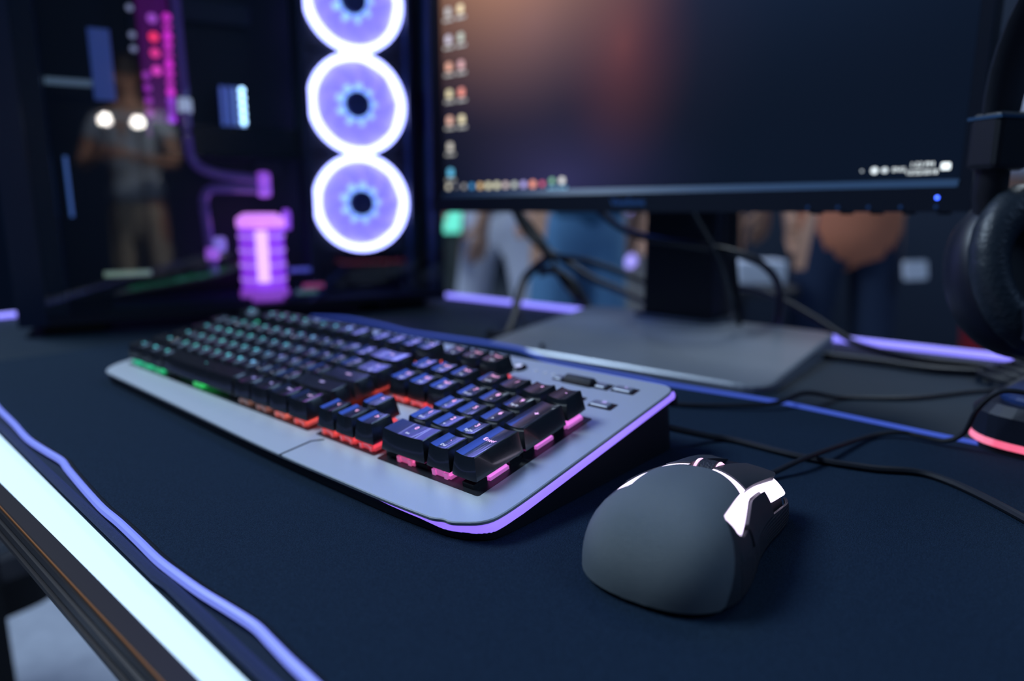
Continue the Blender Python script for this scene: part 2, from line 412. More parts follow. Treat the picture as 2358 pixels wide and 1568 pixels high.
def dished(txt, size, m, wu, hu):
    k = (txt, size, m.name, wu, hu)
    if k not in DSH:
        me = text_mesh(txt, size, m).copy(); tw = wu*U-.9-5.2; dd = 1.05 if wu <= 1.5 or hu > 1 else 1.0
        bm = bmesh.new(); bm.from_mesh(me)
        bmesh.ops.subdivide_edges(bm, edges=[e for e in bm.edges if e.calc_length() > .0016], cuts=1)
        for v in bm.verts:
            u = v.co.x*1000/(tw/2); lo = int((u+1)*3)/3-1; hi = lo+1/3
            f = lambda q: .9-(1-q*q)*dd
            v.co.z = (f(lo)+(f(hi)-f(lo))*(u-lo)*3)/1000
        bm.to_mesh(me); bm.free(); DSH[k] = me
    return DSH[k]
def dark_bar(x, y, ln, vert=False):
    mb = MB(); a, b = (ln, 4) if not vert else (4, ln)
    mb.box(x-a, x+a, y-b, y+b, -16.45, -13.6); return mb
def key(cx, cy, wu, hu, row, main, sub=None, big=None):
    x, y, h = cx*U, cy*U, ROWH[row]
    o = link('key', keycap(wu, hu), kb, kp(x, y, h))
    s = big or (5.0 if len(main) == 1 else 3.4 if len(main) < 4 else 2.9)
    m = lgm(x)
    off = (0, 4.2) if sub else (0.2, 3.4)
    link('legend', dished(main, s/1000, m, wu, hu), o, (0, off[1]/1000, .00003))
    if sub: link('legend', dished(sub, (2.7 if len(sub) > 1 else 3.2)/1000, M_sub, wu, hu), o, (0, -2.6/1000, .00003))
    sw = link('switch', swm(x).copy() if False else swm(x), kb, kp(x, y, 0))
    return o
# main block rows, listed from the row nearest the front edge
def row(r, y, x, items):
    for it in items:
        wdt, main = it[0], it[1]; sub = it[2] if len(it) > 2 else None
        if main: key(x+wdt/2, y, wdt, 1, r, main, sub)
        x += wdt
row(0, .5, 0, [(1.25,'Ctrl'),(1.25,'Win'),(1.25,'Alt'),(6.25,'-'),(1.25,'Alt'),(1.25,'Fn'),(1.25,'Menu'),(1.25,'Ctrl')])
row(1, 1.5, 0, [(2.25,'Shift')]+[(1,c) for c in 'ZXCVBNM']+[(1,',','<'),(1,'.','>'),(1,'/','?'),(2.75,'Shift')])
row(2, 2.5, 0, [(1.75,'Caps')]+[(1,c) for c in 'ASDFGHJKL']+[(1,';',':'),(1,"'",'"'),(2.25,'Enter')])
row(3, 3.5, 0, [(1.5,'Tab')]+[(1,c) for c in 'QWERTYUIOP']+[(1,'[','{'),(1,']','}'),(1.5,'\\','|')])
row(4, 4.5, 0, [(1,'`','~')]+[(1,a,b) for a, b in zip('1234567890-=', '!@#$%^&*()_+')]+[(2,'Back')])
row(5, FY+.5, 0, [(1,'Esc'),(1,''),(1,'F1'),(1,'F2'),(1,'F3'),(1,'F4'),(.5,''),(1,'F5'),(1,'F6'),(1,'F7'),(1,'F8'),(.5,''),(1,'F9'),(1,'F10'),(1,'F11'),(1,'F12')])
row(5, FY+.5, NX, [(1,'PrtSc','Sys'),(1,'ScrLk','Lk'),(1,'Pause','Brk')])
row(4, 4.5, NX, [(1,'Ins','>'),(1,'Home','M1'),(1,'PgUp','M2')])
row(3, 3.5, NX, [(1,'Del','M3'),(1,'End','M4'),(1,'PgDn','M5')])
row(1, 1.5, NX+1, [(1,'^')])
row(0, .5, NX, [(1,'<'),(1,'v'),(1,'>')])
row(4, 4.5, PX, [(1,'Num','Lock'),(1,'/'),(1,'*'),(1,'-')])
row(3, 3.5, PX, [(1,'7','Home'),(1,'8','^'),(1,'9','PgUp')])
row(2, 2.5, PX, [(1,'4','<'),(1,'5'),(1,'6','>')])
row(1, 1.5, PX, [(1,'1','End'),(1,'2','v'),(1,'3','PgDn')])
key(PX+1, .5, 2, 1, 0, '0', 'Ins', 4.4); key(PX+2.5, .5, 1, 1, 0, '.', 'Del', 4.6)
key(PX+3.5, 1, 1, 2, 0, 'Enter', None, 3.9); key(PX+3.5, 3, 1, 2, 3, '+', None, 6.0)
# stabiliser housings next to the wide keys' switches
for x, y, v in ((PX+.35,.36,0),(PX+1.65,.36,0),(PX+3.62,.3,1),(PX+3.62,1.75,1),(PX+3.62,2.3,1),(PX+3.62,3.72,1),(4,.36,0),(9.6,.36,0)):
    kbuild(dark_bar(x*U, y*U, 5.0, bool(v)), 'stabiliser', M_blackg)
# media cluster on the top right
M_roll = mat('roller_dark', (.02,.022,.028), .5, bump=('noise', 900, .8))
M_slv = mat('silver_button', (.36,.39,.45), .35, metal=.6)
def media(x0, x1, y0, y1, m, name, z=1.2, lit=None):
    kbuild(MB().prism(rrect(x0-1.6, x1+3.2, y0-1.4, y1+1.6, .8, 2), -16.8, -16.40), 'button_well', M_blackg)
    o = kbuild(MB().prism(rrect(x0, x1, y0, y1, .6, 2), -16.8, -16.5+z, .4), name, m)
    if lit:
        l = link('legend', text_mesh(lit, .0042, emat('media_glow', (.55,.35,1.0), .9)), kb, kp((x0+x1)/2+1.0, y1-1.3, -16.4+z))
    return o
media(424.5, 437, 137.0, 143.5, M_slv, 'media_button', 1.4, '«')
media(424.5, 437, 111.5, 118.0, M_slv, 'media_button', 1.4, 'III')
media(406, 414, 111.5, 118.0, M_slv, 'media_button', 1.4)
media(411, 418.5, 136.0, 142.5, M_slv, 'media_button', 1.4)
media(378, 383.5, 136.0, 142.0, M_slv, 'media_button', 1.2)
kbuild(MB().prism(rrect(385, 409.5, 133.5, 144, 1.0, 2), -16.8, -16.38), 'roller_well', M_blackg)
kbuild(MB().lathe([(0,0),(4.6,0),(4.9,.6),(4.9,20.8),(4.6,21.4),(0,21.4)], 20, 'x', (386.6,138.8,-17.0)), 'volume_roller', M_roll, True)
kbuild(MB().lathe([(6.2,-16.5),(6.2,-15.6),(5.6,-15.0),(4.4,-14.4),(0,-14.4)], 20, 'z', (341.7,141,0)), 'round_button', M_blackg, True)
kbuild(MB().lathe([(2.9,-14.4),(2.9,-14.1),(0,-14.1)], 16, 'z', (341.7,141,0)), 'button_light', emat('button_white', (.55,.58,.9), .6))
for x in (357, 365.5, 372.5):
    kbuild(MB().lathe([(1.3,-16.5),(1.3,-16.0),(.8,-15.8),(0,-15.8)], 10, 'z', (x,142.3,0)), 'status_light', emat('status_glow', (.6,.7,.85), .35 if x > 360 else .12), True)
kbuild(MB().box(446, 456, 158, 163, -30, -24), 'cable_collar', M_black)
# ------------------------------------------------------------------ mouse
mouse = thing('mouse', 'dark grey wired gaming mouse with glowing white light bands', 'mouse', (.5335, -.0128, .0002), (0,0,R(5.5)))
def mw(y):
    r = 36.0*(1-(1-min(y/34.,1))**2.5)**(1/2.5)
    r *= 1-.13*math.exp(-((y-72)/24.)**2)
    if y > 72: r *= 1-.09*min(1,(y-72)/30.)
    if y > 104: r *= 1-.20*((y-104)/18.)**2
    return r
def mh(y):
    h = 37.0*(1-(1-min(y/45.,1))**2.5)**(1/2.05)
    if y > 47: h -= 17.5*((y-47)/75.)**1.5
    return h
def msurf(y, a, off=0.):
    def P(y, a):
        c, s = math.cos(a), math.sin(a)
        tuck = 1-.03*(1-abs(s))**2
        return Vector((mw(y)*math.copysign(abs(c)**.78, c)*tuck, y, 2.2+mh(y)*max(abs(s),1e-9)**.86))
    p = P(y, a)
    if off:
        e = .01
        du = P(min(y+.3,122), a)-P(max(y-.3,.02), a); dv = P(y, min(a+e,PI-1e-4))-P(y, max(a-e,1e-4))
        nn = du.cross(dv)
        if nn.length > 1e-9:
            nn.normalize(); p = p+nn*off
    return p/1000
def mpatch(name, ys, alo, ahi, off, m, na=10, skirt=1.6, parent=None, right=True):
    rows = []
    for y in ys:
        lo, hi = alo(y), ahi(y); r = []
        for k in range(na+1):
            a = lo+(hi-lo)*k/na
            r.append(msurf(y, a if right else PI-a, off))
        rows.append([msurf(y, lo if right else PI-lo, off-skirt)]+r+[msurf(y, hi if right else PI-hi, off-skirt)])
    f = [msurf(ys[0], alo(ys[0])+(ahi(ys[0])-alo(ys[0]))*max(0,min(na,k-1))/na if right else PI-(alo(ys[0])+(ahi(ys[0])-alo(ys[0]))*max(0,min(na,k-1))/na), off-skirt) for k in range(na+3)]
    l = [msurf(ys[-1], alo(ys[-1])+(ahi(ys[-1])-alo(ys[-1]))*max(0,min(na,k-1))/na if right else PI-(alo(ys[-1])+(ahi(ys[-1])-alo(ys[-1]))*max(0,min(na,k-1))/na), off-skirt) for k in range(na+3)]
    return MB().grid([f]+rows+[l]).build(name, m, parent or mouse, True, ang=50)
def lin(a, b, n): return [a+(b-a)*i/n for i in range(n+1)]
M_shell = mat('mouse_shell', (.120,.148,.162), .48, spec=.55, bump=('noise', 3200, .5))
M_side = mat('mouse_side', (.026,.033,.042), .5)
M_grip = mat('mouse_grip', (.026,.033,.042), .45, bump=('dots', 620, 1.0))
M_mlight = emat('mouse_glow', (.86,.72,1.0), 2.2)
SEAM0, SEAM1 = 15., 32.
AB = .95; AL = 1.16                                                # angle of the upper shell edge
def shell_lo(y, A=None):
    A = A or AB
    if y <= SEAM0: return .0015
    if y >= SEAM1: return A
    return .0015+(A-.0015)*((y-SEAM0)/(SEAM1-SEAM0))**.9
def yA(t): return 66-9*abs(t)**1.5                       # where the cross band sits, t: 0 centre .. 1 side
# palm shell: rows follow the seam and end along the curved cross band
rows = []
ysh = [.15,.6,1.4,2.6,4.2,6.5,9.5,13,15.2,18,20.5,23,26,29,32.2]
NA = 26
rows.append([(lambda p: Vector((p.x, p.y, .0020)))(msurf(.15, .0015+(PI-.003)*k/NA)) for k in range(NA+1)])
for y in ysh:
    lo = shell_lo(y); hi = PI-shell_lo(y, AL); rows.append([msurf(y, lo+(hi-lo)*k/NA) for k in range(NA+1)])
for f in lin(.1, 1., 9):
    r = []
    for k in range(NA+1):
        a = AB+(PI-AL-AB)*k/NA; t = abs(k/NA*2-1); r.append(msurf(32.2+(yA(t)-32.2)*f, a))
    rows.append(r)
rows.append([msurf(yA(abs(k/NA*2-1)), AB+(PI-AL-AB)*k/NA, -2.) for k in range(NA+1)])
MB().grid(rows).build('palm_shell', M_shell, mouse, True, ang=60)
# cross light bands, main buttons, side bands, side panels on both flanks
for right in (True, False):
    sg = (lambda a: a) if right else (lambda a: PI-a)
    A_ = AB if right else AL
    rows = []
    for e in (0.25, 1.6, 3.0):
        rows.append([msurf(yA(1-k/10.)+e*(1+1.9*(1-k/10.)**2), sg(A_-.03+(PI/2-.16-A_+.08)*k/10.), -.2) for k in range(11)])
    MB().grid(rows).build('light_band', M_mlight, mouse, True)['label'] = 'white glowing band'
    rows = []
    for f in lin(0, 1, 9):
        r = []
        for k in range(11):
            u = k/10.; y0 = yA(1-u)+3.2+5.6*(1-u)**2; y = y0+(121-y0)*f
            flare = 1.6*(1-u)**2*max(0, (y-78)/40.)
            r.append(msurf(y, sg(A_-.02+(PI/2-.09-A_)*u), .5+flare))
        rows.append(r)
    edge0 = [p*1 for p in rows[0]]
    low = lambda r: [msurf(0.5, .5)]*0
    full = []
    for r in rows:
        d = Vector((0,0,-.0032)); full.append([r[0]+d*1.15+Vector(((-.0012 if right else .0012),0,0))]+r+[r[-1]+d])
    full = [[p+Vector((0,0,-.003)) for p in full[0]]]+full+[[p+Vector((0,-.001,-.005)) for p in full[-1]]]
    MB().grid(full).build('main_button', M_side, mouse, True, ang=45)
    mpatch('side_light', lin(33, 119, 22), lambda y: A_-.36+.20*min(1,(y-33)/30.) if y < 84 else A_-.42, lambda y: A_-.02 if y<62 else A_-.05, -.5, M_mlight, 5, 1.2, right=right)['label'] = 'white glowing side band'
    mpatch('thumb_block', lin(44, 84, 10), lambda y: .34, lambda y: A_-.38+.20*min(1,(y-33)/30.)-.02, .45, M_side, 5, 2., right=right)
    rows = []
    top = lambda y: max(.02, min(.36, .36*((y-SEAM0)/12.))) if y < 47 else .33
    mpatch('side_grip', [27,31,35,39,43]+lin(50,119,14), lambda y: .004, top, -.5, M_grip, 8, 1.5, right=right)
    mpatch('side_panel', [SEAM0+.9,18,20.5,23,26,29,31.5,36,43.6], lambda y: .003 if y < 27 else max(.02, min(.36,.36*((y-SEAM0)/12.))), lambda y: shell_lo(min(y,32), A_)*.97-(.01 if y < 32 else .36*min(1,(y-32)/3.)), -.25, M_side, 6, 1.5, right=right)
rows = []
for z, s in ((0,.90),(.6,.945),(2.4,.960),(2.6,.86)):
    rows.append([Vector((mw(max(y,.4))*s*sx, 61+(y-61)*s, z))/1000 for sx, y in [(1,y) for y in lin(.3,121,24)]+[(-1,y) for y in lin(121,.3,24)]])
mbb = MB().grid(rows, closed=True); nb = len(rows[0]); mbb.f += [tuple(range(nb)), tuple(3*nb+i for i in range(nb))]
mbb.build('base_rim', M_blackg, mouse, True)
MB().grid([[msurf(y, .02+(PI-.04)*k/16, -3.4) for k in range(17)] for y in lin(9, 119, 22)]).build('inner_body', M_black, mouse, True)
MB().box(-.0052,.0052,.066,.119,.015,.0225).build('wheel_channel', M_black, mouse)
wz = .0262
MB().lathe([(0,-.0044),(.0088,-.0044),(.0098,-.0034),(.0098,.0034),(.0088,.0044),(0,.0044)], 28, 'x', (0,.078,wz)).build('scroll_wheel', mat('wheel_rubber',(.02,.022,.03),.6,bump=('noise',700,1.)), mouse, True)
for s in (-1, 1):
    MB().lathe([(.0078,s*.0044),(.0098,s*.0046),(.0094,s*.0056),(.0078,s*.0056)], 28, 'x', (0,.078,wz), cap=False).build('wheel_light', emat('wheel_glow', (1.,.55,.85), 1.3), mouse, True)
MB().tube([(0,.118,.010),(0,.126,.009),(0,.132,.0078)], .0034, 8).build('cable_sleeve', M_rubber, mouse, True)

# ------------------------------------------------------------------ monitor
mon = thing('monitor', 'black widescreen monitor showing a dark desktop with icon columns', 'monitor', (.251, .56, DT), (0,0,0))
MX, MY = .251, .56
def ml(p): return (p[0]-MX, p[1]-MY, p[2]-DT)
def mbuild(mb, name, m, smooth=False, parent=None):
    mb.v = [ml(v) for v in mb.v]
    if parent: 
        pl_ = parent.location; mb.v = [(v[0]-pl_[0], v[1]-pl_[1], v[2]-pl_[2]) for v in mb.v]
    return mb.build(name, m, parent or mon, smooth)
YS = .440
SL = .0095                                                # right end hangs a touch higher
def zs(x): return .1685+SL*(x+.05)
sx0, sx1, sh = -.050, .552, .338
def quad_prism(x0, x1, za, zb, y0, y1):
    "upright slab following the monitor's slight slope"
    return MB().add([(x0,y0,zs(x0)+za),(x1,y0,zs(x1)+za),(x1,y1,zs(x1)+za),(x0,y1,zs(x0)+za),(x0,y0,zs(x0)+zb),(x1,y0,zs(x1)+zb),(x1,y1,zs(x1)+zb),(x0,y1,zs(x0)+zb)],
        [(3,2,1,0),(4,5,6,7),(0,1,5,4),(1,2,6,5),(2,3,7,6),(3,0,4,7)])
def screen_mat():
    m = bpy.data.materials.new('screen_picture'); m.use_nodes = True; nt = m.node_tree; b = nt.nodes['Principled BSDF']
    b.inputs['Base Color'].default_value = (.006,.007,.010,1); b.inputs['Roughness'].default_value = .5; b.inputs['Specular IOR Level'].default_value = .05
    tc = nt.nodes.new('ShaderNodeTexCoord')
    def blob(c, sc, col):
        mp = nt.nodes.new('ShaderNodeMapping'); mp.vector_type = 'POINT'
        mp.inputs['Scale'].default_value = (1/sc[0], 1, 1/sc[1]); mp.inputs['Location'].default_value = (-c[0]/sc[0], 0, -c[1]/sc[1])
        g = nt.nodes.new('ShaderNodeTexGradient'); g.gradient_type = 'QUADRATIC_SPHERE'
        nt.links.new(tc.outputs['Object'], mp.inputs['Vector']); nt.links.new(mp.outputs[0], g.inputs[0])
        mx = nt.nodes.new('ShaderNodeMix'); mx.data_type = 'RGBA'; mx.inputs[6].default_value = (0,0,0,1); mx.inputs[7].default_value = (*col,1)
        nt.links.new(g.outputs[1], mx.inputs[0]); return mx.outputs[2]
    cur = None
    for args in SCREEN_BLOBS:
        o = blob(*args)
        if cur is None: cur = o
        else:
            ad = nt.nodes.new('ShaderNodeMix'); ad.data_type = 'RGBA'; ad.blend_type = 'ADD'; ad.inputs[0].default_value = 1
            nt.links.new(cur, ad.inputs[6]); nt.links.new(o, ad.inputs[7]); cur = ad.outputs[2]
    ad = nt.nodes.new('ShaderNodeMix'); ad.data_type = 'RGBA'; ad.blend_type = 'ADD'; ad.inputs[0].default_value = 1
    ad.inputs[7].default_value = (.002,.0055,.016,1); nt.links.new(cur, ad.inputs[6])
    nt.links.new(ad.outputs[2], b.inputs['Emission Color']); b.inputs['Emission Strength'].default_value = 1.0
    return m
# wallpaper glows plus a warm lens-flare glow painted in at top left, in the screen's own coordinates (metres from its centre)
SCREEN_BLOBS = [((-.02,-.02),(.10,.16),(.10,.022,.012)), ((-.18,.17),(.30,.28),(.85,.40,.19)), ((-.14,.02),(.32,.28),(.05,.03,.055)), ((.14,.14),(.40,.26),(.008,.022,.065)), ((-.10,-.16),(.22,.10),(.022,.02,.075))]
MBZ = bevel(mbuild(quad_prism(sx0-.018, sx1+.010, -.0265, sh+.012, YS+.0015, YS+.040), 'housing', M_black), .003)
scx, scz = (sx0+sx1)/2, zs((sx0+sx1)/2)+sh/2
scr = link('screen', None, mon) if False else None
q = quad_prism(sx0, sx1, 0, sh, YS-.0004, YS+.0012); q.v = [(v[0]-scx, v[1]-YS, v[2]-scz) for v in q.v]
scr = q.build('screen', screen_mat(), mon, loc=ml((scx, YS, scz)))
M_bez = mat('bezel_satin', (.012,.016,.030), .32)
bot = mbuild(quad_prism(sx0-.018, sx1+.010, -.0265, -.0065, YS-.0060, YS+.0015), 'bottom_bezel', M_bez)
mbuild(MB().add([(sx0,YS-.006,zs(sx0)-.0066),(sx1,YS-.006,zs(sx1)-.0066),(sx1,YS-.0006,zs(sx1)-.0003),(sx0,YS-.0006,zs(sx0)-.0003),(sx0,YS,zs(sx0)-.0066),(sx1,YS,zs(sx1)-.0066)],[(0,1,2,3),(0,3,4),(1,5,2),(4,3,2,5),(0,4,5,1)]), 'bezel_lip', mat('lip_satin', (.05,.10,.19), .28))
mbuild(quad_prism(sx0-.018, sx0-.001, -.0065, sh+.012, YS-.0045, YS+.0015), 'side_bezel', mat('bezel_gloss', (.02,.02,.035), .25))
mbuild(quad_prism(sx1+.001, sx1+.010, -.0065, sh+.012, YS-.0045, YS+.0015), 'side_bezel', M_bez)
mbuild(quad_prism(sx0-.001, sx1+.001, sh, sh+.012, YS-.0045, YS+.0015), 'top_bezel', M_bez)
M_logo = mat('logo_print', (.07,.22,.62), .4)
link('brand_lettering', text_mesh('ViewSonic', .0105, M_logo), mon, ml((.246, YS-.0063, zs(.246)-.0160)), (R(90),-math.atan(SL),0))
link('power_light', MB().lathe([(.0014,0),(.0010,-.0006),(0,-.0007)], 12, 'y').mesh('power_light', emat('power_blue', (.03,.10,1.), 6.)), mon, ml((.539, YS-.0061, zs(.539)-.0150)))
for x in (.437,.463,.488,.513,.539):
    link('menu_button', MB().lathe([(.0016,0),(.0013,-.0005),(0,-.0006)], 10, 'y').mesh('menu_button', mat('button_mark', (.03,.10,.28), .4)), mon, ml((x, YS-.0061, zs(x)-.0225)))
    mbuild(MB().box(x+.001, x+.009, YS-.003, YS+.010, zs(x)-.0285, zs(x)-.0262), 'menu_key', M_black)
# desktop picture: icons, captions, task bar and clock, flush on the panel
SY = YS-.0007
ICM = {}
def icm(c, s=1.0):
    k = (c, s)
    if k not in ICM: ICM[k] = emat('icon_%d' % len(ICM), c, s)
    return ICM[k]
def pic(name, x, z, w_, h_, c, s=1.0, r=.3):
    o = MB().prism([(p[0], p[1]) for p in rrect(-w_/2, w_/2, -h_/2, h_/2, min(w_,h_)*r, 3)], -.0002, 0).mesh(name, icm(c, s))
    return link(name, o, mon, ml((x, SY, z)), (R(90), 0, 0))
pale = (.80,.74,.55)
ic = [((.38,.52,.60),(.85,.52,.33)), ((.45,.42,.36),(.95,.72,.30)), ((.62,.56,.66),(.48,.52,.36)), ((.95,.42,.22),(.75,.36,.32)), ((.88,.74,.38),(1.,.26,.12)), ((.95,.50,.33),(.95,.80,.42)), ((.62,.56,.45),None), ((.10,.55,.85),None)]
zz = [.3905,.3490,.3095,.2735,.2380,.2030,.1720+.0105,.1600-.0070+.0005]
zz = [zs(-.03)+.0255+.0335*k for k in range(9, -1, -1)]
ics = [((.5,.5,.45),(.8,.6,.4)), ((.5,.5,.45),(.8,.6,.4))]+ic
for (a, b), z in zip(ics, zz):
    for cc, x in ((a, -.0355), (b, -.0130)):
        if cc is None: continue
        pic('desktop_icon', x, z, .0100, .0105, cc, 1.0)
        pic('icon_caption', x, z-.0098, .0175, .0030, (.52,.50,.42), .8, .2)
tb = [(pale,.0072),((.2,.2,.2),.005),((.45,.42,.36),.0062),((.02,.35,.80),.0068),((.95,.60,.18),.0078),((.92,.85,.50),.0085),((.90,.85,.52),.0085),((.85,.66,.58),.0075),((.66,.70,.58),.0075),((.52,.42,.95),.0080),((1.,.28,.10),.0092),((.85,.05,.10),.0062),((.18,.50,.20),.0070),((.88,.85,.75),.0080)]
xb = -.0400
for i, (c, s) in enumerate(tb):
    x = -.0400+i*.01475
    pic('taskbar_icon', x, zs(x)+.0070+(.003 if i > 11 else 0), s, s*.95, c, 1.0, .45)
for x in (.137,.1525): pic('taskbar_marker', x, zs(x)+.0020, .0135, .0030, (.03,.28,.42), .8, .1)
WH = (.80,.88,.88)
for x, w_, h_, s in ((.4785,.0020,.0020,.6),(.4885,.0058,.0058,1.0),(.4965,.0052,.0046,.8)): pic('tray_icon', x, zs(x)+.0085, w_, h_, WH, s, .45)
pic('tray_icon', .5415, zs(.5415)+.0100, .0068, .0058, WH, 1.6, .2)
TM = emat('clock_text', WH, 1.6)
for s, x, dz, sz in (('ENG',.5075,.0085,.0050),('1:23 PM',.5245,.0118,.0054),('12/22/2018',.5245,.0058,.0052)):
    link('screen_text', text_mesh(s, sz, TM), mon, ml((x, SY-.0002, zs(x)+dz)), (R(90), -math.atan(SL), 0))
# stand
po = mbuild(MB().prism(rrect(.2085, .3030, .535, .590, .006), .012, .40, .002), 'stand_post', mat('post_black', (.007,.010,.022), .42))
mbuild(MB().box(.215, .300, .478, .540, .285, .365), 'mount_block', M_black)
bo = rpoly([(.135,.318),(.452,.330),(.436,.560),(.120,.560)], [.02,.03,.02,.03], 6)
cxb, cyb = .28, .46
mb = MB(); n = len(bo)
ztop = lambda y: .0035+.0135*min(1, max(0, (y-.325)/.14))
mb.add([(x, y, .0004 if y < .306 else DT+.0003 if y > .306 else 0) for x, y in bo]+[(x, y, ztop(y)-.002) for x, y in bo]+[(cxb+(x-cxb)*.985, cyb+(y-cyb)*.985, ztop(y)) for x, y in bo],
       [tuple(range(n-1,-1,-1)), tuple(range(2*n, 3*n))]+[(k*n+i, k*n+(i+1) % n, (k+1)*n+(i+1) % n, (k+1)*n+i) for k in (0,1) for i in range(n)])
mbuild(mb, 'stand_base', mat('base_satin', (.30,.33,.38), .30, metal=.4))
mbuild(MB().prism(rrect(.192, .320, .522, .600, .030), .010, .0195, .002), 'stand_collar', mat('collar_satin', (.07,.09,.13), .3, metal=.3))

# ------------------------------------------------------------------ computer case
pc = thing('computer_case', 'black glass-sided computer case with three glowing fans and violet cooling tubes', 'computer', (-.318, -.002, DT), (0,0,R(69.8)))
cb = lambda mb, name, m, sm=False, parent=None: mb.build(name, m, parent or pc, sm)
M_case = mat('case_black', (.008,.013,.030), .38)
M_caseb = mat('case_satin_blue', (.010,.022,.060), .35)
CL, CH, CD = .548, .600, .188
M_in = mat('case_inside', (.006,.008,.014), .5)
cb(MB().box(0, CL, .002, CD, .012, .022), 'base_tray', M_case)
for x in (.02, CL-.09):
    for y in (.02, CD-.05): cb(MB().prism(rrect(x, x+.07, y, y+.03, .006), 0, .012), 'foot', M_black)
cb(MB().box(0, .052, .002, .034, 0.022, CH-.03), 'corner_post', M_caseb)
cb(MB().box(CL-.014, CL, .002, .030, 0.022, CH-.03), 'corner_post', M_caseb)
cb(MB().box(0, .03, CD-.03, CD, 0.022, CH-.03), 'corner_post', M_case)
cb(MB().box(CL-.03, CL, CD-.03, CD, 0.022, CH-.03), 'corner_post', M_case)
cb(MB().box(0, CL, .002, CD, CH-.03, CH), 'top_panel', M_case)
cb(MB().box(.03, CL-.03, CD-.012, CD-.004, 0.022, CH-.03), 'back_panel', M_in)
cb(MB().box(.002, .006, .034, CD-.03, 0.022, CH-.03), 'end_panel', M_in)
cb(MB().box(CL-.006, CL-.002, .030, CD-.03, 0.022, CH-.03), 'end_panel', M_in)
cb(MB().box(.04, CL-.16, .168, .172, .030, CH-.04), 'motherboard_tray', mat('tray_dark', (.010,.012,.020), .5))
cb(MB().box(.13, .35, .160, .167, .17, .46), 'motherboard', mat('pcb_dark', (.010,.016,.022), .45))
for x, z, w_, h_ in ((.15,.36,.05,.08),(.21,.41,.10,.03),(.16,.22,.14,.03),(.30,.20,.04,.06)):
    bevel(cb(MB().box(x, x+w_, .146, .160, z, z+h_), 'heatsink', mat('heatsink_grey', (.05,.06,.08), .4, metal=.6)), .002)
cb(MB().prism(rrect(.165, .375, .075, .158, .01), .222, .262), 'graphics_card', M_blackg)
for x in (.20, .27, .34): cb(MB().lathe([(.032,.2215),(.032,.221),(.006,.220),(0,.220)], 18, 'z', (x,.115,0)), 'card_fan', M_black, True)
cb(MB().box(.10, .37, .02, .16, .0225, .028), 'floor_plate', mat('tray_blue', (.02,.05,.09), .3))
# memory sticks with light bars
for i in range(4):
    s_ = cb(MB().box(.258+i*.009, .263+i*.009, .120, .158, .255, .322), 'memory_stick', mat('memory_blue', (.05,.09,.35), .35))
    MB().box(.2578+i*.009, .2632+i*.009, .116, .1205, .258, .320).build('light_bar', emat('memory_glow', (.10,.22,1.), .9 if i > 1 else .35), s_)
for k in range(6): cb(MB().lathe([(.0040,0),(.0030,-.002),(0,-.003)], 10, 'y', (.287,.1145,.262+k*.0108)), 'memory_light', emat('memory_point', (.40,.72,1.), 5.), True)
# violet reservoir
M_res = mat('reservoir_acrylic', (.30,.12,.75), .12, emit=(.36,.06,1.0), es=.85, coat=.6)
res = cb(MB().lathe([(.030,.024),(.030,.122),(.027,.128)], 28, 'z', (.289,.045,0)), 'reservoir', M_res, True)
MB().lathe([(.032,.124),(.032,.136),(.022,.143),(0,.143)], 28, 'z', (.289,.045,0)).build('cap', emat('cap_glow', (.75,.25,1.), 1.3), res, True)
MB().lathe([(.033,.0230),(.033,.034),(.031,.038)], 28, 'z', (.289,.045,0)).build('pump_base', mat('pump_violet', (.2,.1,.5), .25, emit=(.5,.12,1.), es=.5), res, True)
MB().tube([(.284,.013,.05),(.284,.013,.12)], .008, 8).build('light_core', emat('core_glow', (.75,.45,1.), 1.6), res, True)
for k in range(4): MB().lathe([(.0312,.050+k*.02),(.0318,.052+k*.02),(.0312,.054+k*.02)], 28, 'z', (.289,.045,0), cap=False).build('band_ring', emat('ring_glow', (.55,.25,1.), .9), res, True)
MB().lathe([(.005,.130),(.006,.150),(.004,.158),(0,.158)], 12, 'z', (.325,.045,-.01)).build('fitting', emat('fitting_glow', (.30,.04,.9), .9), res, True)
# rigid tubes
M_tube = mat('tube_clear', (.18,.14,.34), .08, spec=.9, coat=1., emit=(.16,.08,.55), es=.10)
tv = [(.206,.07,.55),(.206,.07,.40),(.207,.07,.30),(.207,.07,.235),(.212,.068,.212),(.228,.066,.200),(.26,.064,.193),(.300,.062,.190)]
cb(MB().tube(spline(tv, 8), .0068, 10), 'cooling_tube', M_tube, True)
tv = [(.226,.07,.06),(.222,.07,.13),(.221,.07,.160),(.228,.068,.174),(.245,.066,.177),(.30,.062,.176)]
cb(MB().tube(spline(tv, 8), .0068, 10), 'cooling_tube', M_tube, True)
for p, c in (((.300,.062,.190),(.45,.08,1.)),((.300,.062,.176),(.35,.06,.9)),((.207,.07,.285),(.4,.5,.7)),((.236,.07,.100),(.25,.2,.8)),((.226,.07,.088),(.45,.12,.95))):
    cb(MB().lathe([(.009,-.008),(.0105,-.004),(.0105,.004),(.009,.008),(0,.008)], 12, 'x', p), 'tube_fitting', emat('fit_%d' % int(p[2]*1e4+p[0]*10), c, .7), True)
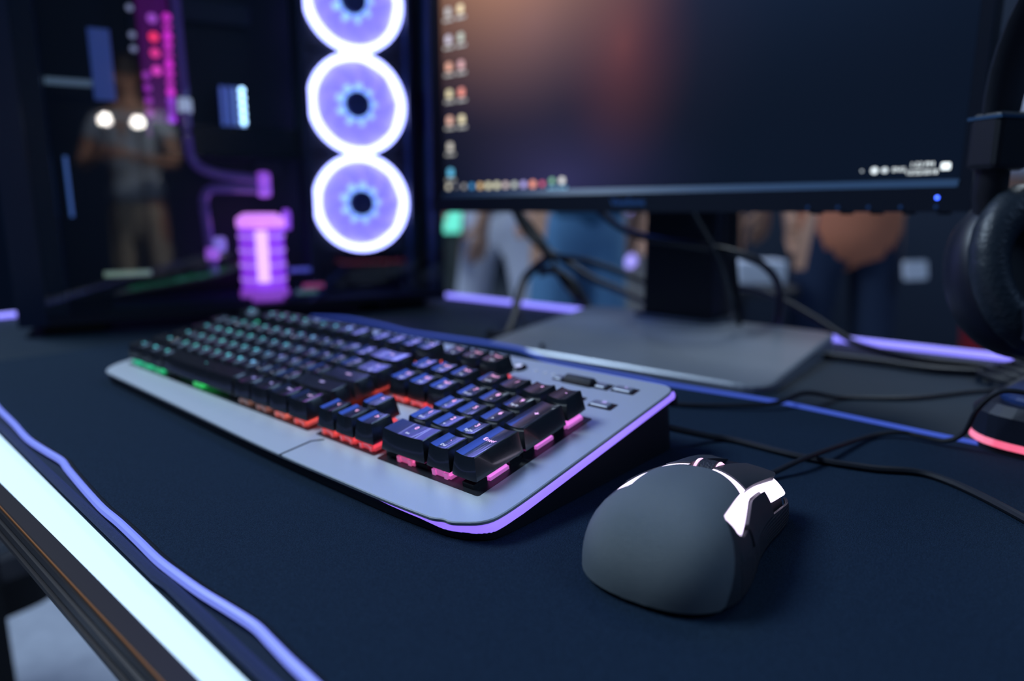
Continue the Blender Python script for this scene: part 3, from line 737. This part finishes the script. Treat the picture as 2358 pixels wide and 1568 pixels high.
# magenta distribution block with round lights
dist = cb(MB().prism(rrect(.160, .198, .09, .115, .004), .245, .52), 'distribution_block', mat('dist_acrylic', (.22,.04,.30), .2, emit=(.7,.02,.8), es=.05))
def ml_pt(x, z, r, c, s):
    MB().lathe([(r,0),(r*.8,-.003),(0,-.004)], 12, 'y', (x,.0895,z)).build('point_light', emat('dist_%.2f_%.2f_%.2f_%.1f' % (*c, s), c, s), dist, True)
for k in range(14): ml_pt(.1905+.0004*k, .245+k*.0118, .0052, (.42,.03,.85) if k < 5 else (.85,.02,.72), .55+.25*(k % 3))
for k in range(4): ml_pt(.1650, .275+k*.016, .0046, (.62,.02,.80), .5)
for z, c, s in ((.372,(1.,.02,.10),1.2),(.352,(1.,.03,.30),.9),(.330,(.95,.05,.62),.9),(.395,(.6,.1,.9),.6)): ml_pt(.178, z, .0060, c, s)
for z in (.355, .372, .405): ml_pt(.152+.001, z, .0042, (.35,.40,.65), .45)
for x, z, w_, h_, s, c in ((.103,.285,.024,.085,.16,(.02,.12,.75)), (.052,.300,.05,.008,.16,(.25,.45,.60)), (.062,.140,.004,.075,.28,(.10,.30,.95)), (.092,.062,.055,.007,.35,(.35,.55,.40)), (.045,.255,.006,.20,.06,(.05,.16,.40))):
    cb(MB().prism(rrect(0, w_, 0, .004, .0015, 2), 0, h_).add([], []), 'glow_panel', emat('panel_%.3f' % x, c, s)).location = (x, .06 if x > .05 else .036, z)  # small emissive bars behind the glass
# fans
M_ring = emat('fan_ring_glow', (.36,.40,1.0), 5.6)
M_blade = mat('fan_blade', (.45,.42,.8), .35, emit=(.21,.17,.94), es=1.2)
M_inner = emat('fan_core_glow', (.22,.50,1.0), 1.7)
bl = []
for k in range(9):
    a0 = 2*PI*k/9; rows = []
    for r in lin(.021, .0615, 5):
        sw = (r-.021)*7; wd = .50+.10*(r/.06)
        rows.append([(r*math.cos(a0+sw+u*wd), (.004-.010*u)*.8, r*math.sin(a0+sw+u*wd)) for u in lin(-.5,.95,4)])
    bl.append(MB().grid(rows+[[(p[0],p[1]+.0016,p[2]) for p in rows[-1]]]+[[(p[0],p[1]+.0016,p[2]) for p in r_] for r_ in rows[::-1]]).mesh('blade', M_blade, True))
def ringmesh(r0, r1, y0, y1, m, n=48):
    return MB().lathe([(r0,y0),(r0,y1),(r1,y1),(r1,y0),(r0,y0)], n, 'y', cap=False)
fm = MB()
sq = rrect(-.070,.070,-.070,.070,.008,3); rows = []
cn = 48
ang = lambda p: math.atan2(p[1], p[0])
def sqp(a):
    c, s = math.cos(a), math.sin(a); t = .0695/max(abs(c), abs(s)); return (t*c, t*s)
for (f, y) in ((0,.0),(1,.0),(1,.025),(0,.025),(0,.0)):
    rows.append([((.0645*math.cos(a), y, .0645*math.sin(a)) if f == 0 else (sqp(a)[0], y, sqp(a)[1])) for a in [2*PI*i/cn for i in range(cn)]])
fan_me = fm.grid(rows, closed=True).mesh('fan', M_black)
ring_me = ringmesh(.0618, .0718, -.0075, .002, M_ring).mesh('light_ring', M_ring, True)
back_me = MB().lathe([(.0635,.0245),(.020,.0245),(.020,.022),(.0635,.022),(.0635,.0245)], 48, 'y', cap=False).mesh('diffuser', mat('fan_diffuser', (.3,.28,.6), .4, emit=(.20,.17,.85), es=.85), True)
core_me = MB().lathe([(.0195,.004),(.0195,-.002),(.030,.0015),(.030,.0045),(.0195,.006)], 36, 'y', cap=False).mesh('hub_glow', M_inner, True)
hub_me = MB().lathe([(.0192,.010),(.0192,-.0065),(.0178,-.0085),(0,-.0085)], 32, 'y').mesh('hub', mat('hub_navy', (.012,.03,.09), .35), True)
FANX, FANY = .4375, .055
for z in (.157, .299, .441):
    f = link('fan', fan_me, pc, (FANX, FANY, z))
    link('light_ring', ring_me, f); link('diffuser', back_me, f); link('hub_glow', core_me, f); link('hub', hub_me, f)
    for b in bl: link('blade', b, f)
for z, c, x in ((.036,(.6,.03,.10),.34),(.028,(.05,.25,.12),.33),(.060,(.04,.10,.9),.322)):
    cb(MB().prism(rrect(x, x+.03, .03, .035, .002, 2), z, z+.006), 'glow_panel', emat('floor_light_%d' % int(z*1000), c, .35))
cb(MB().box(.355, .365, .04, .10, .023, CH-.03), 'fan_bracket', M_case)
cb(MB().box(.510, .516, .04, .10, .023, CH-.03), 'fan_bracket', M_caseb)
# glass side panel
def glass_mat():
    m = bpy.data.materials.new('panel_glass'); m.use_nodes = True; nt = m.node_tree
    for n_ in list(nt.nodes): nt.nodes.remove(n_)
    out = nt.nodes.new('ShaderNodeOutputMaterial'); mx = nt.nodes.new('ShaderNodeMixShader'); fr = nt.nodes.new('ShaderNodeFresnel'); fr.inputs['IOR'].default_value = 1.55
    t = nt.nodes.new('ShaderNodeBsdfTransparent'); t.inputs[0].default_value = (.93,.94,.98,1)
    g = nt.nodes.new('ShaderNodeBsdfGlossy'); g.inputs['Roughness'].default_value = .02; g.inputs[0].default_value = (1,1,1,1)
    nt.links.new(fr.outputs[0], mx.inputs[0]); nt.links.new(t.outputs[0], mx.inputs[1]); nt.links.new(g.outputs[0], mx.inputs[2]); nt.links.new(mx.outputs[0], out.inputs[0])
    return m
M_glass = glass_mat()
cb(MB().box(.030, CL-.004, -.004, 0, .022, CH-.015), 'glass_panel', M_glass)
cb(MB().box(0, .030, -.004, .002, .012, CH-.015), 'panel_frame', M_caseb)
cb(MB().box(.030, CL, -.004, .002, .012, .022), 'panel_frame', M_case)

# ------------------------------------------------------------------ headset and its stand
HC = Vector((.679, .304, 0)); HD = Vector((.82, -.57, 0)).normalized(); SC = Vector((.704, .350, 0)); HN = Vector((-HD.y, HD.x, 0))
hang = math.atan2(HD.y, HD.x)
hs = thing('headset_stand', 'black headset stand with a red glowing line round its base', 'headset stand', (SC.x, SC.y, .0003), (0,0,R(-9)))
outb = rpoly([(-.100,-.062),(-.082,-.080),(.095,-.080),(.11,-.06),(.11,.085),(-.085,.085),(-.100,.068)], [.012,.02,.02,.02,.03,.02,.012], 4)
MB().prism([(x*.985,y*.985) for x, y in outb], 0, .004).build('foot_pad', M_black, hs)
MB().prism([(x*1.004,y*1.004) for x, y in outb], .004, .0085).build('light_line', emat('base_red', (1.,.03,.12), .9), hs)['label'] = 'red glowing line'
MB().prism(outb, .0085, .030, .006).build('base', mat('stand_black', (.010,.014,.028), .4), hs)
MB().prism([(x*.88,y*.84) for x, y in outb], .029, .0345, .002).build('base_top', mat('stand_top_blue', (.012,.035,.14), .35), hs)
MB().tube([(0.0,.045,.03),(0.0,.042,.20),(-.008,.025,.286),(-.036,-.064,.305)], .011, 12).build('pole', M_black, hs, True)
MB().prism(rrect(-.078,.002,-.086,-.042,.015), .300, .3125, .003).build('hook', M_black, hs)
hp = thing('headset', 'black over-ear headset with padded leather cushions hanging on its stand', 'headset', (HC.x, HC.y, .0), (0,0,hang))
band = []
for k in range(25):
    a = PI*k/24; band.append((-.097*math.cos(a), -.022, .207+.116*math.sin(a)))
rows = []
for i, (x, y, z) in enumerate(band):
    a = PI*i/24; nx, nz = -math.cos(a), math.sin(a); wd = .013+.009*math.sin(a); tk = .0075
    rows.append([(x+nx*tk*c+0, y+wd*s, z+nz*tk*c) for c, s in [(math.cos(2*PI*j/12), math.sin(2*PI*j/12)) for j in range(12)]])
mbh = MB().grid(rows, closed=True); mbh.f += [tuple(range(12)), tuple(24*12+j for j in range(12))]
mbh.build('headband', mat('band_leather', (.010,.014,.024), .48, bump=('noise', 900, .3)), hp, True)
M_leather = mat('cushion_leather', (.016,.024,.036), .42, bump=('noise', 260, .5))
M_hshell = mat('headset_shell', (.010,.013,.026), .42)
for s in (-1, 1):
    bevel(MB().box(s*.095-.012, s*.095+.012, -.036, -.008, .176, .213).build('slider_cap', M_black, hp), .004)
    MB().box(s*.095-.0128, s*.095+.0128, -.0366, -.0074, .2085, .2105).build('slider_trim', mat('trim_blue', (.06,.14,.25), .3, metal=.5), hp)
    MB().tube([(s*.098,-.022,.185),(s*.100,-.019,.160),(s*.100,-.012,.135)], .0105, 10).build('yoke', M_black, hp, True)
    cup = bpy.data.objects.new('ear_cup', None)
    prof = [(0,-.040),(.026,-.040),(.040,-.034),(.047,-.024),(.050,-.012),(.049,.0),(.046,.004),(0,.004)]
    def ell(prof, nn=40, ky=.86, kz=1.14):
        mb = MB().lathe(prof, nn, 'x'); mb.v = [(v[0]*(-s if True else 1), v[1]*ky, v[2]*kz) for v in mb.v]; return mb
    rot = (R(-6*s), R(17*s*-1*-1), R(16*s))
    c = ell(prof).build('ear_cup', M_hshell, hp, True, (s*.083, 0, .108), rot)
    # ring cushion with soft creases
    mb = MB(); rows = []
    for i in range(72):
        a = 2*PI*i/72; cr = 1+.035*math.sin(a*23)*(.6+.4*math.sin(a*5))
        rows.append([((.015+(.0125*math.sin(b)))*(-s), (.0375+.0135*math.cos(b)*cr)*math.cos(a)*.86, (.0375+.0135*math.cos(b)*cr)*math.sin(a)*1.14) for b in [2*PI*j/12 for j in range(12)]])
    rows.append(rows[0]); mb.grid(rows, closed=True).build('cushion', M_leather, c, True, ang=180)
    ell([(.040,.004),(.040,.0075),(0,.0075)]).build('speaker_cloth', M_black, c, True)
    ell([(0,-.0405),(.020,-.0405),(.022,-.0385)], 32).build('cup_badge', M_blackg, c, True)
    if s < 0:
        MB().lathe([(0,-.013),(.011,-.013),(.013,-.010),(.013,.010),(.011,.013),(0,.013)], 20, 'y', (.030, -.012, -.036)).build('microphone_joint', M_hshell, c, True)

# ------------------------------------------------------------------ cables
def cable(name, label, pts, r, m=M_rubber, group=None, n=10):
    base = Vector(pts[0])
    P = [p-base for p in spline(pts, n)]
    o = MB().tube(P, r, 8).build(name, m, None, True, base); return tag(o, label, 'cable', group)
z0 = .0022
cable('keyboard_cable', 'thick black keyboard cable crossing the pad to the right edge', [(.452,.163,.012),(.468,.186,.004),(.482,.195,z0),(.528,.193,z0),(.563,.200,z0),(.594,.2115,z0),(.640,.178,z0),(.70,.11,z0)], .0022)
cable('mouse_cable', 'black mouse cable curving back towards the headset stand', [(.5225,.1195,.0085),(.5215,.130,.006),(.524,.150,.0032),(.534,.183,.0066),(.547,.260,z0),(.562,.278,.004)]+[(.5735,.2795,.0035),(.588,.2785,.004),(.598,.277,.012),(.604,.274,.030),(.615,.276,.0425),(.635,.29,.0405),(.66,.31,.0395),(.70,.33,.0385)], .0016)
cable('headset_cable', 'thin black cable running from behind the keyboard towards the coil', [(.30,.262,.0022),(.380,.250,.002),(.412,.245,.002),(.469,.282,.0045),(.485,.32,.0085),(.501,.361,-.001),(.544,.398,-.001),(.580,.457,-.001),(.61,.49,-.001)], .0018)
# behind the monitor
def dp(*a): return at(*a)
def clamp(p, z): p = Vector(p); p.z = z; return p
cable('monitor_cable', 'thick black cable arching across in front of the monitor post', [dp(1345,440,.915),dp(1385,490,.895),dp(1440,530,.865),dp(1510,552,.825),dp(1600,565,.787),dp(1680,580,.763),dp(1750,605,.775),dp(1790,650,.80),dp(1795,710,.83),clamp(dp(1785,770,.85),.0015)], .0046)
cable('monitor_cable', 'straight black cable dropping beside the right side of the monitor post', [dp(1688,440,.815),dp(1692,500,.815),dp(1689,560,.82),dp(1690,620,.83),dp(1697,680,.84),clamp(dp(1712,745,.85),.006)], .0046)
cable('monitor_cable', 'black cable slanting down over the face of the monitor post', [dp(1570,440,.787),dp(1600,500,.783),dp(1640,570,.768),dp(1668,640,.757),dp(1690,712,.752),dp(1702,745,.765)], .0034)
cable('power_cable', 'long black power cable sagging right towards the headset stand', [dp(1690,660,.90),dp(1740,668,.88),dp(1800,690,.85),dp(1880,735,.815),dp(1960,785,.775),clamp(dp(2040,825,.735),.0015),clamp(dp(2130,848,.70),.0012),clamp(dp(2230,860,.68),.0012),clamp(dp(2300,872,.66),.0012)], .0036)
for i, (dy, lab) in enumerate(((0,'black cable lying across the desk, nearest the monitor base'),(-12,'black cable lying across the desk, farther from the monitor base'))):
    cable('desk_cable', lab, [clamp(dp(1830,812+dy,.74),.0009),clamp(dp(1920,832+dy,.715),.0009),clamp(dp(2030,850+dy,.69),.0009),clamp(dp(2150,865+dy,.66),.0009),clamp(dp(2260,870+dy,.65),.0009)], .0036)
coil = []
for k in range(60):
    a = 2*PI*k/14; coil.append((.602+.033*math.cos(a)+.0006*k, .515+.028*math.sin(a), .0022+.0042*(k/14.)))
cable('coiled_cable', 'black cable wound in a small coil behind the headset stand', coil, .0028, n=2)
left = [
 ('black cable loop nearest the computer case, bending down to the desk', [dp(1240,560,.985),dp(1262,590,.975),dp(1240,610,.97),dp(1210,640,.96),dp(1192,690,.92),dp(1180,735,.88),dp(1160,775,.84),clamp(dp(1128,800,.80),.0072)], .0062),
 ('grey cable hanging from the left of the screen towards the post', [dp(1180,480,1.03),dp(1215,540,1.02),dp(1270,585,1.01),dp(1340,598,1.00),dp(1410,620,.99),dp(1500,655,.97)], .0042),
 ('black cable falling diagonally behind the grey hanging cable', [dp(1195,485,1.06),dp(1240,560,1.05),dp(1300,600,1.04),dp(1360,640,1.03),dp(1430,670,1.02),dp(1500,700,1.01)], .0050),
 ('thick black cable arching down to the desk left of the post', [dp(1240,630,1.00),dp(1270,622,1.00),dp(1310,645,.99),dp(1340,685,.98),clamp(dp(1360,725,.96),.0040)], .0062),
 ('thin dark cable drooping between the screen and the pad', [dp(1190,690,.95),dp(1200,730,.90),dp(1225,765,.86),dp(1238,800,.80),clamp(dp(1248,822,.735),.0085)], .0022),
 ('black cable crossing low behind the left of the post', [dp(1205,495,1.08),dp(1260,570,1.07),dp(1290,640,1.06),dp(1330,690,1.05),clamp(dp(1366,722,1.0),.003)], .0040),
]
for lab, pts, r in left: cable('cable', lab, pts, r, group='cables bundled left of the monitor post')
# ------------------------------------------------------------------ gaming chair tucked under the desk
ch = thing('gaming_chair', 'black gaming chair with a piped seat tucked under the desk', 'chair', (-.66, -.20, FZ), (0,0,R(8)))
zc = lambda z: z-FZ
def chb(mb, name, m=M_black, parent=None, bv=.006, sm=False):
    o = mb.build(name, m, parent or ch, sm)
    if bv: bevel(o, bv, 3)
    return o
for sx in (.28, -.28):
    chb(MB().prism(rrect(sx-.045, sx+.045, -.14, .10, .035), zc(-.195), zc(-.165), .006), 'armrest_pad', mat('chair_pad', (.010,.012,.016), .5), bv=0)
    chb(MB().box(sx-.02, sx+.02, -.05, .01, zc(-.37), zc(-.195)), 'armrest_post')
seat = chb(MB().prism(rrect(-.25, .24, -.25, .25, .09, 8), zc(-.41), zc(-.335), .022), 'seat', mat('chair_seat', (.008,.010,.015), .6), bv=0)
MB().tube([(p[0], p[1], zc(-.334)) for p in rrect(-.14, .19, -.20, .20, .06, 6)]+[(.19, .14, zc(-.334))], .0030, 6).build('seat_piping', mat('pad_line', (.06,.09,.11), .5), seat, True)
chb(MB().box(-.22, .22, -.36, -.27, zc(-.36), zc(.30)), 'backrest', bv=.03)
MB().tube([(0,0,.08),(0,0,zc(-.41))], .03, 12).build('gas_column', M_black, ch, True)
for k in range(5):
    a = 2*PI*(k+.75)/5; MB().tube([(0,0,.10),(.12*math.cos(a),.12*math.sin(a),.085),(.24*math.cos(a),.24*math.sin(a),.062)], .022, 8, rf=lambda t: .026-.010*t).build('leg', M_black, ch, True)
    MB().lathe([(0,-.012),(.028,-.012),(.031,-.008),(.031,.008),(.028,.012),(0,.012)], 16, 'y', (.24*math.cos(a),.24*math.sin(a),.031)).build('caster', M_black, ch, True)

# ------------------------------------------------------------------ people in the hall
def skin(name, verts, edges, radii, m, parent, root=0, sub=1):
    me = bpy.data.meshes.new(name); me.from_pydata(verts, edges, []); me.materials.append(m)
    o = bpy.data.objects.new(name, me); COL.objects.link(o); o.parent = parent
    sk = o.modifiers.new('skin', 'SKIN'); sk.use_smooth_shade = True
    for i, r in enumerate(radii):
        d = me.skin_vertices[0].data[i]; d.radius = r if hasattr(r, '__len__') else (r, r); d.use_root = (i == root)
    sb = o.modifiers.new('smooth', 'SUBSURF'); sb.levels = sub; sb.render_levels = sub
    return o
class Sk:
    def __init__(s): s.v = []; s.e = []; s.r = []
    def chain(s, pts, start=None):
        prev = start
        for p, r in pts:
            s.v.append(tuple(p)); s.r.append(r); i = len(s.v)-1
            if prev is not None: s.e.append((prev, i))
            prev = i
        return prev
M_skin = mat('skin_tone', (.52,.29,.19), .5)
M_shoe = mat('shoe_dark', (.02,.02,.025), .5)
def person(label, loc, rz, shirt, trousers, hair, armL, armR, hem=.86, sleeves=.45, stance=.11, group=None):
    "armL/armR: elbow and wrist points (x right, y front, z up) in the figure's own frame; height about 1.72 m"
    p = thing('person', label, 'person', (loc[0], loc[1], FZ), (0,0,rz), group)
    b = Sk()
    pel = b.chain([((0,0,.95),(.135,.10))])
    ch_ = b.chain([((0,0,1.08),(.125,.09)), ((0,.01,1.28),(.150,.10)), ((0,0,1.42),(.095,.075))], pel)
    hd = b.chain([((0,0,1.50),.052), ((0,.015,1.565),(.066,.078)), ((0,.018,1.635),(.076,.092)), ((0,.008,1.70),(.055,.07))], ch_)
    feet = []
    for s in (-1, 1):
        k = b.chain([((s*.095,0,.86),.088), ((s*stance,.015,.50),.060), ((s*stance,-.01,.30),.052), ((s*stance,-.015,.09),.036), ((s*stance,.06,.04),(.040,.030)), ((s*stance,.15,.03),(.038,.022))], pel)
    arms = {}
    for s, (el, wr) in ((-1, armL), (1, armR)):
        sh = b.chain([((s*.175,0,1.385),.052)], ch_)
        e = b.chain([(Vector((s*.20,0,1.36)).lerp(Vector(el), .5), .044), (el, .037)], sh)
        wv = Vector(wr); ev = Vector(el); d = (wv-ev).normalized()
        wi = b.chain([(ev.lerp(wv, .45), .034), (wr, .024)], e)
        side = d.cross(Vector((0,1,.2))).normalized()
        palm = b.chain([(wv+d*.045, (.030,.018)), (wv+d*.085, (.032,.014))], wi)
        for q, (off, ln) in enumerate(((-.024,.060),(-.008,.078),(.008,.074),(.024,.056))):
            f0 = wv+d*.095+side*off
            b.chain([(f0, .0090), (f0+d*ln*.5+Vector((0,.010,0)), .0085), (f0+d*ln*.95+Vector((0,.026,0)), .0072)], palm)
        b.chain([(wv+d*.050+side*-.036+Vector((0,.015,0)), .0105), (wv+d*.082+side*-.050+Vector((0,.026,0)), .0095)], palm-1)
        arms[s] = (el, wr)
    body = skin('body', b.v, b.e, b.r, M_skin, p)
    # face
    for s in (-1, 1):
        MB().lathe([(0,-.011),(.008,-.008),(.011,0),(.008,.008),(0,.011)], 10, 'z', (s*.031,.098,1.635)).build('eye', mat('eye_dark', (.02,.015,.012), .3), body, True)
        MB().lathe([(0,-.03),(.010,-.02),(.014,0),(.012,.02),(0,.03)], 8, 'z', (s*.080,.0,1.63)).build('ear', M_skin, body, True)
    MB().add([(-.012,.100,1.60),(.012,.100,1.60),(0,.128,1.598),(0,.102,1.645)], [(0,1,2),(0,2,3),(2,1,3),(0,3,1)]).build('nose', M_skin, body, True)
    MB().tube([(-.022,.102,1.572),(0,.107,1.570),(.022,.102,1.572)], .004, 6).build('mouth', mat('lip_tone', (.40,.13,.11), .5), body, True)
    hm = MB(); rows = []
    for i in range(7):
        t = i/6*PI*.58; rows.append([(.088*math.sin(t)*math.cos(a), .008+.106*math.sin(t)*math.sin(a)*(1 if math.sin(a) < 0 else .86), 1.648+.098*math.cos(t)-(.05*max(0,-math.sin(a))*math.sin(t))) for a in [2*PI*j/16 for j in range(16)]])
    hm.grid(rows, closed=True).build('hair', hair, p, True)
    # clothes
    t = Sk(); pe = t.chain([((0,0,.97),(.150,.112)), ((0,0,.88),(.152,.115))])
    for s in (-1, 1): t.chain([((s*.085,0,.78),.088), ((s*stance,.012,.50),.078), ((s*stance,-.008,.25),.068), ((s*stance,-.012,.075),.064)], pe)
    skin('trousers', t.v, t.e, t.r, trousers, p)
    sh = Sk(); c0 = sh.chain([((0,0,hem),(.205,.150)), ((0,0,max(hem+.05,.97)),(.180,.132)), ((0,0,1.10),(.146,.108)), ((0,.01,1.28),(.168,.118))])
    tp = sh.chain([((0,0,1.41),(.105,.085)), ((0,0,1.445),(.070,.066))], c0)
    for s in (-1, 1):
        el = Vector(arms[s][0]); mid = Vector((s*.20,0,1.36)).lerp(el, sleeves); sh.chain([((s*.178,0,1.375),.068), (mid, .058)]+([(el, .050)] if sleeves > .8 else []), c0)
    skin('shirt', sh.v, sh.e, sh.r, shirt, p)
    for s in (-1, 1):
        bevel(MB().prism(rpoly([(s*stance-.048,-.075),(s*stance+.048,-.075),(s*stance+.044,.19),(s*stance-.044,.19)], .035), 0, .075, .02).build('shoe', M_shoe, p, True), .01)
    return p
def ground(px, dist):
    q = at(px, 465, dist); return (q.x, q.y)
fabric = lambda n, c: mat(n, c, .9, bump=('noise', 60, .5))
M_hair = mat('hair_black', (.012,.010,.010), .5)
face_away = R(41)
pa = person('person in a rust orange shirt and dark jeans behind the monitor', ground(1962,2.25), face_away, fabric('rust_cotton', (.62,.21,.11)), M_cloth_dark, M_hair,
       ((-.27,-.02,1.10),(-.24,.12,.90)), ((.27,-.02,1.10),(.25,.13,.92)), hem=.665)
MB().prism(rrect(-.045,.045,-.03,.03,.01), 0, .012).build('pocket_cloth', fabric('white_cloth', (.62,.66,.75)), pa, loc=(.165,-.10,.70), rot=(R(80),0,R(20)))
person('person in dark clothes with one bare hand hanging between the post and rust shirt', ground(1618,2.75), R(215), fabric('navy_knit', (.012,.022,.05)), fabric('black_twill', (.010,.016,.032)), M_hair,
       ((-.27,.02,1.08),(-.30,.12,.86)), ((.26,-.03,1.10),(.24,.05,.86)), hem=.93)
person('person in a teal blue shirt and light blue jeans left of the monitor post', ground(1335,2.3), R(60), fabric('teal_cotton', (.04,.13,.24)), fabric('light_denim', (.10,.24,.42)), M_hair,
       ((-.28,.02,1.10),(-.30,.10,.86)), ((.27,-.02,1.10),(.26,.08,.86)), hem=.80)
person('person all in white beside the green display panel', ground(1155,2.75), R(200), fabric('white_cotton', (.66,.66,.74)), fabric('white_linen', (.58,.60,.70)), M_hair,
       ((-.24,.02,1.10),(-.20,.14,.92)), ((.24,.02,1.10),(.20,.14,.92)), hem=.82, stance=.13)
person('person in a white top and red trousers seen past the headset', ground(2380,2.6), R(10), fabric('white_jersey', (.60,.62,.70)), fabric('red_twill', (.35,.015,.03)), M_hair,
       ((-.27,.10,1.12),(-.16,.30,1.10)), ((.27,-.02,1.10),(.26,.08,.88)), hem=.99)
# visitor standing across the aisle, mirrored in the case glass
PA, PD = Vector((-.318,-.002,0)), Vector((.3453,.9385,0)); PN = Vector((-PD.y, PD.x, 0))
def mirror(px, dist):
    q = at(px, 465, dist); q = q-PN*(2*((q-PA).dot(PN))); return q
mq = mirror(318, 4.2)
person('visitor in a pale shirt and beige trousers across the aisle', (mq.x, mq.y), R(95), fabric('pale_blue_cotton', (.50,.60,.72)), fabric('beige_twill', (.50,.44,.34)), M_hair,
       ((-.27,.06,1.12),(-.10,.24,1.16)), ((.27,.06,1.12),(.10,.24,1.16)), hem=.90)
spot('visitor_fill_spot', (mq.x-.9, mq.y+1.0, 2.1), (mq.x, mq.y, .15), 260, (1.,.95,.88), 42)  # added light, brightens the visitor for the reflection in the glass
def spot_lamp(px, py, dist, label):
    q = mirror(px, dist); h = .1556+(465-py)/1611.6*dist-FZ
    o = thing('floor_lamp', label, 'lamp', (q.x, q.y, FZ), group='round floor lamps across the aisle')
    MB().lathe([(.14,0),(.14,.02),(.02,.03),(0,.03)], 20).build('base', M_black, o, True)
    MB().tube([(0,0,.02),(0,0,h-.055)], .008, 8).build('pole', M_black, o, True)
    MB().lathe([(0,-.06),(.012,-.055),(.016,-.03),(.014,-.018)], 20, 'z', (0,0,h)).build('socket', M_black, o, True)
    MB().lathe([(.0,-.022)]+[(.022*math.sin(a), -.022*math.cos(a)) for a in lin(.3, PI-.01, 10)]+[(0,.022)], 20, 'z', (0,0,h), cap=False).build('globe', emat('globe_glow', (1.,.95,.85), 60.), o, True)
spot_lamp(262, 283, 3.5, 'left one of two glowing globe floor lamps across the aisle')
spot_lamp(336, 289, 3.5, 'right one of two glowing globe floor lamps across the aisle')

# ------------------------------------------------------------------ booth furniture behind the desk
def stand_at(px, dist): return ground(px, dist)
q = stand_at(1066, 3.2)
o = thing('display_stand', 'dark display stand carrying a bright green panel', 'display', (q[0], q[1], FZ), (0,0,face_away))
MB().box(-.08,.08,-.05,.05,0,.80).build('cabinet', mat('cabinet_olive', (.035,.045,.045), .6), o)
MB().box(-.095,.095,-.062,-.05,.775,.97).build('green_panel', emat('panel_green', (.0,.60,.36), 1.2), o)
MB().box(-.02,.02,-.03,.03,.80,.92).build('panel_post', M_black, o)
q = stand_at(1066, 2.45)
o = thing('stool', 'low brown wooden stool in front of the display stand', 'stool', (q[0], q[1], FZ), (0,0,R(30)))
MB().prism(rrect(-.11,.03,-.10,.10,.02), .52, .56, .008).build('seat', mat('brown_wood', (.14,.05,.025), .5), o)
for sx in (-.10,.0):
    for sy in (-.08,.06): MB().box(sx, sx+.025, sy, sy+.025, 0, .52).build('leg', mat('brown_wood'), o)
q = stand_at(1478, 3.0)
o = thing('display_pillar', 'pale cream display pillar with violet round lights', 'pillar', (q[0], q[1], FZ), (0,0,face_away))
MB().box(-.10,.10,-.06,.06,0,1.6).build('column', mat('cream_panel', (.52,.50,.46), .6), o)
for z, s, x in ((.88,1.0,-.035),(.77,.5,-.05),(.665,1.3,-.055)):
    MB().lathe([(.030,0),(.024,-.012),(0,-.016)], 20, 'y', (x,-.061,z)).build('round_light', emat('pillar_violet_%d' % int(s*10), (.35,.30,1.), s), o, True)
q = stand_at(1335, 3.55)
o = thing('glass_showcase', 'blue lit glass showcase behind the person in blue jeans', 'showcase', (q[0], q[1], FZ), (0,0,face_away))
MB().box(-.32,.32,-.2,.2,0,.62).build('plinth', mat('showcase_blue', (.03,.10,.24), .5), o)
MB().box(-.31,.31,-.19,.19,.62,1.05).build('glass_box', M_glass, o)
MB().box(-.30,.30,.15,.18,.63,1.03).build('lit_back', emat('showcase_glow', (.05,.20,.42), .35), o)
MB().box(-.32,.32,-.2,.2,1.05,1.08).build('lid', mat('showcase_blue'), o)
o = thing('booth_wall', 'tall dark navy booth partition closing off the stand', 'partition', (1.2, 4.9, FZ), (0,0,R(20)))
for k in range(6):
    bevel(MB().box(-3.0+k*1.0, -2.012+k*1.0, -.04, .04, .04, 2.5).build('panel', mat('booth_navy', (.010,.022,.050), .7), o), .004)
MB().box(-3.02, 3.0, -.06, .06, 0, .04).build('foot_rail', M_black, o)

q = at(1745, 613, 2.2); hq = q.z-FZ
o = thing('side_table', 'small dark side table carrying a white paper box', 'table', (q.x, q.y, FZ), (0,0,face_away))
MB().prism(rrect(-.20,.10,-.12,.12,.03), hq-.085, hq-.055, .005).build('tabletop', M_black, o)
MB().tube([(-.05,0,.02),(-.05,0,hq-.08)], .02, 10).build('leg', M_black, o, True)
MB().lathe([(.13,0),(.13,.015),(.02,.03)], 20, 'z', (-.05,0,0)).build('base', M_black, o, True)
tag(bevel(MB().box(-.075,.075,-.05,.05,-.0545,.02).build('paper_box', fabric('white_paper', (.62,.66,.74)), None, False, q, (0,0,face_away)), .006), 'small white paper box on the dark side table', 'box')
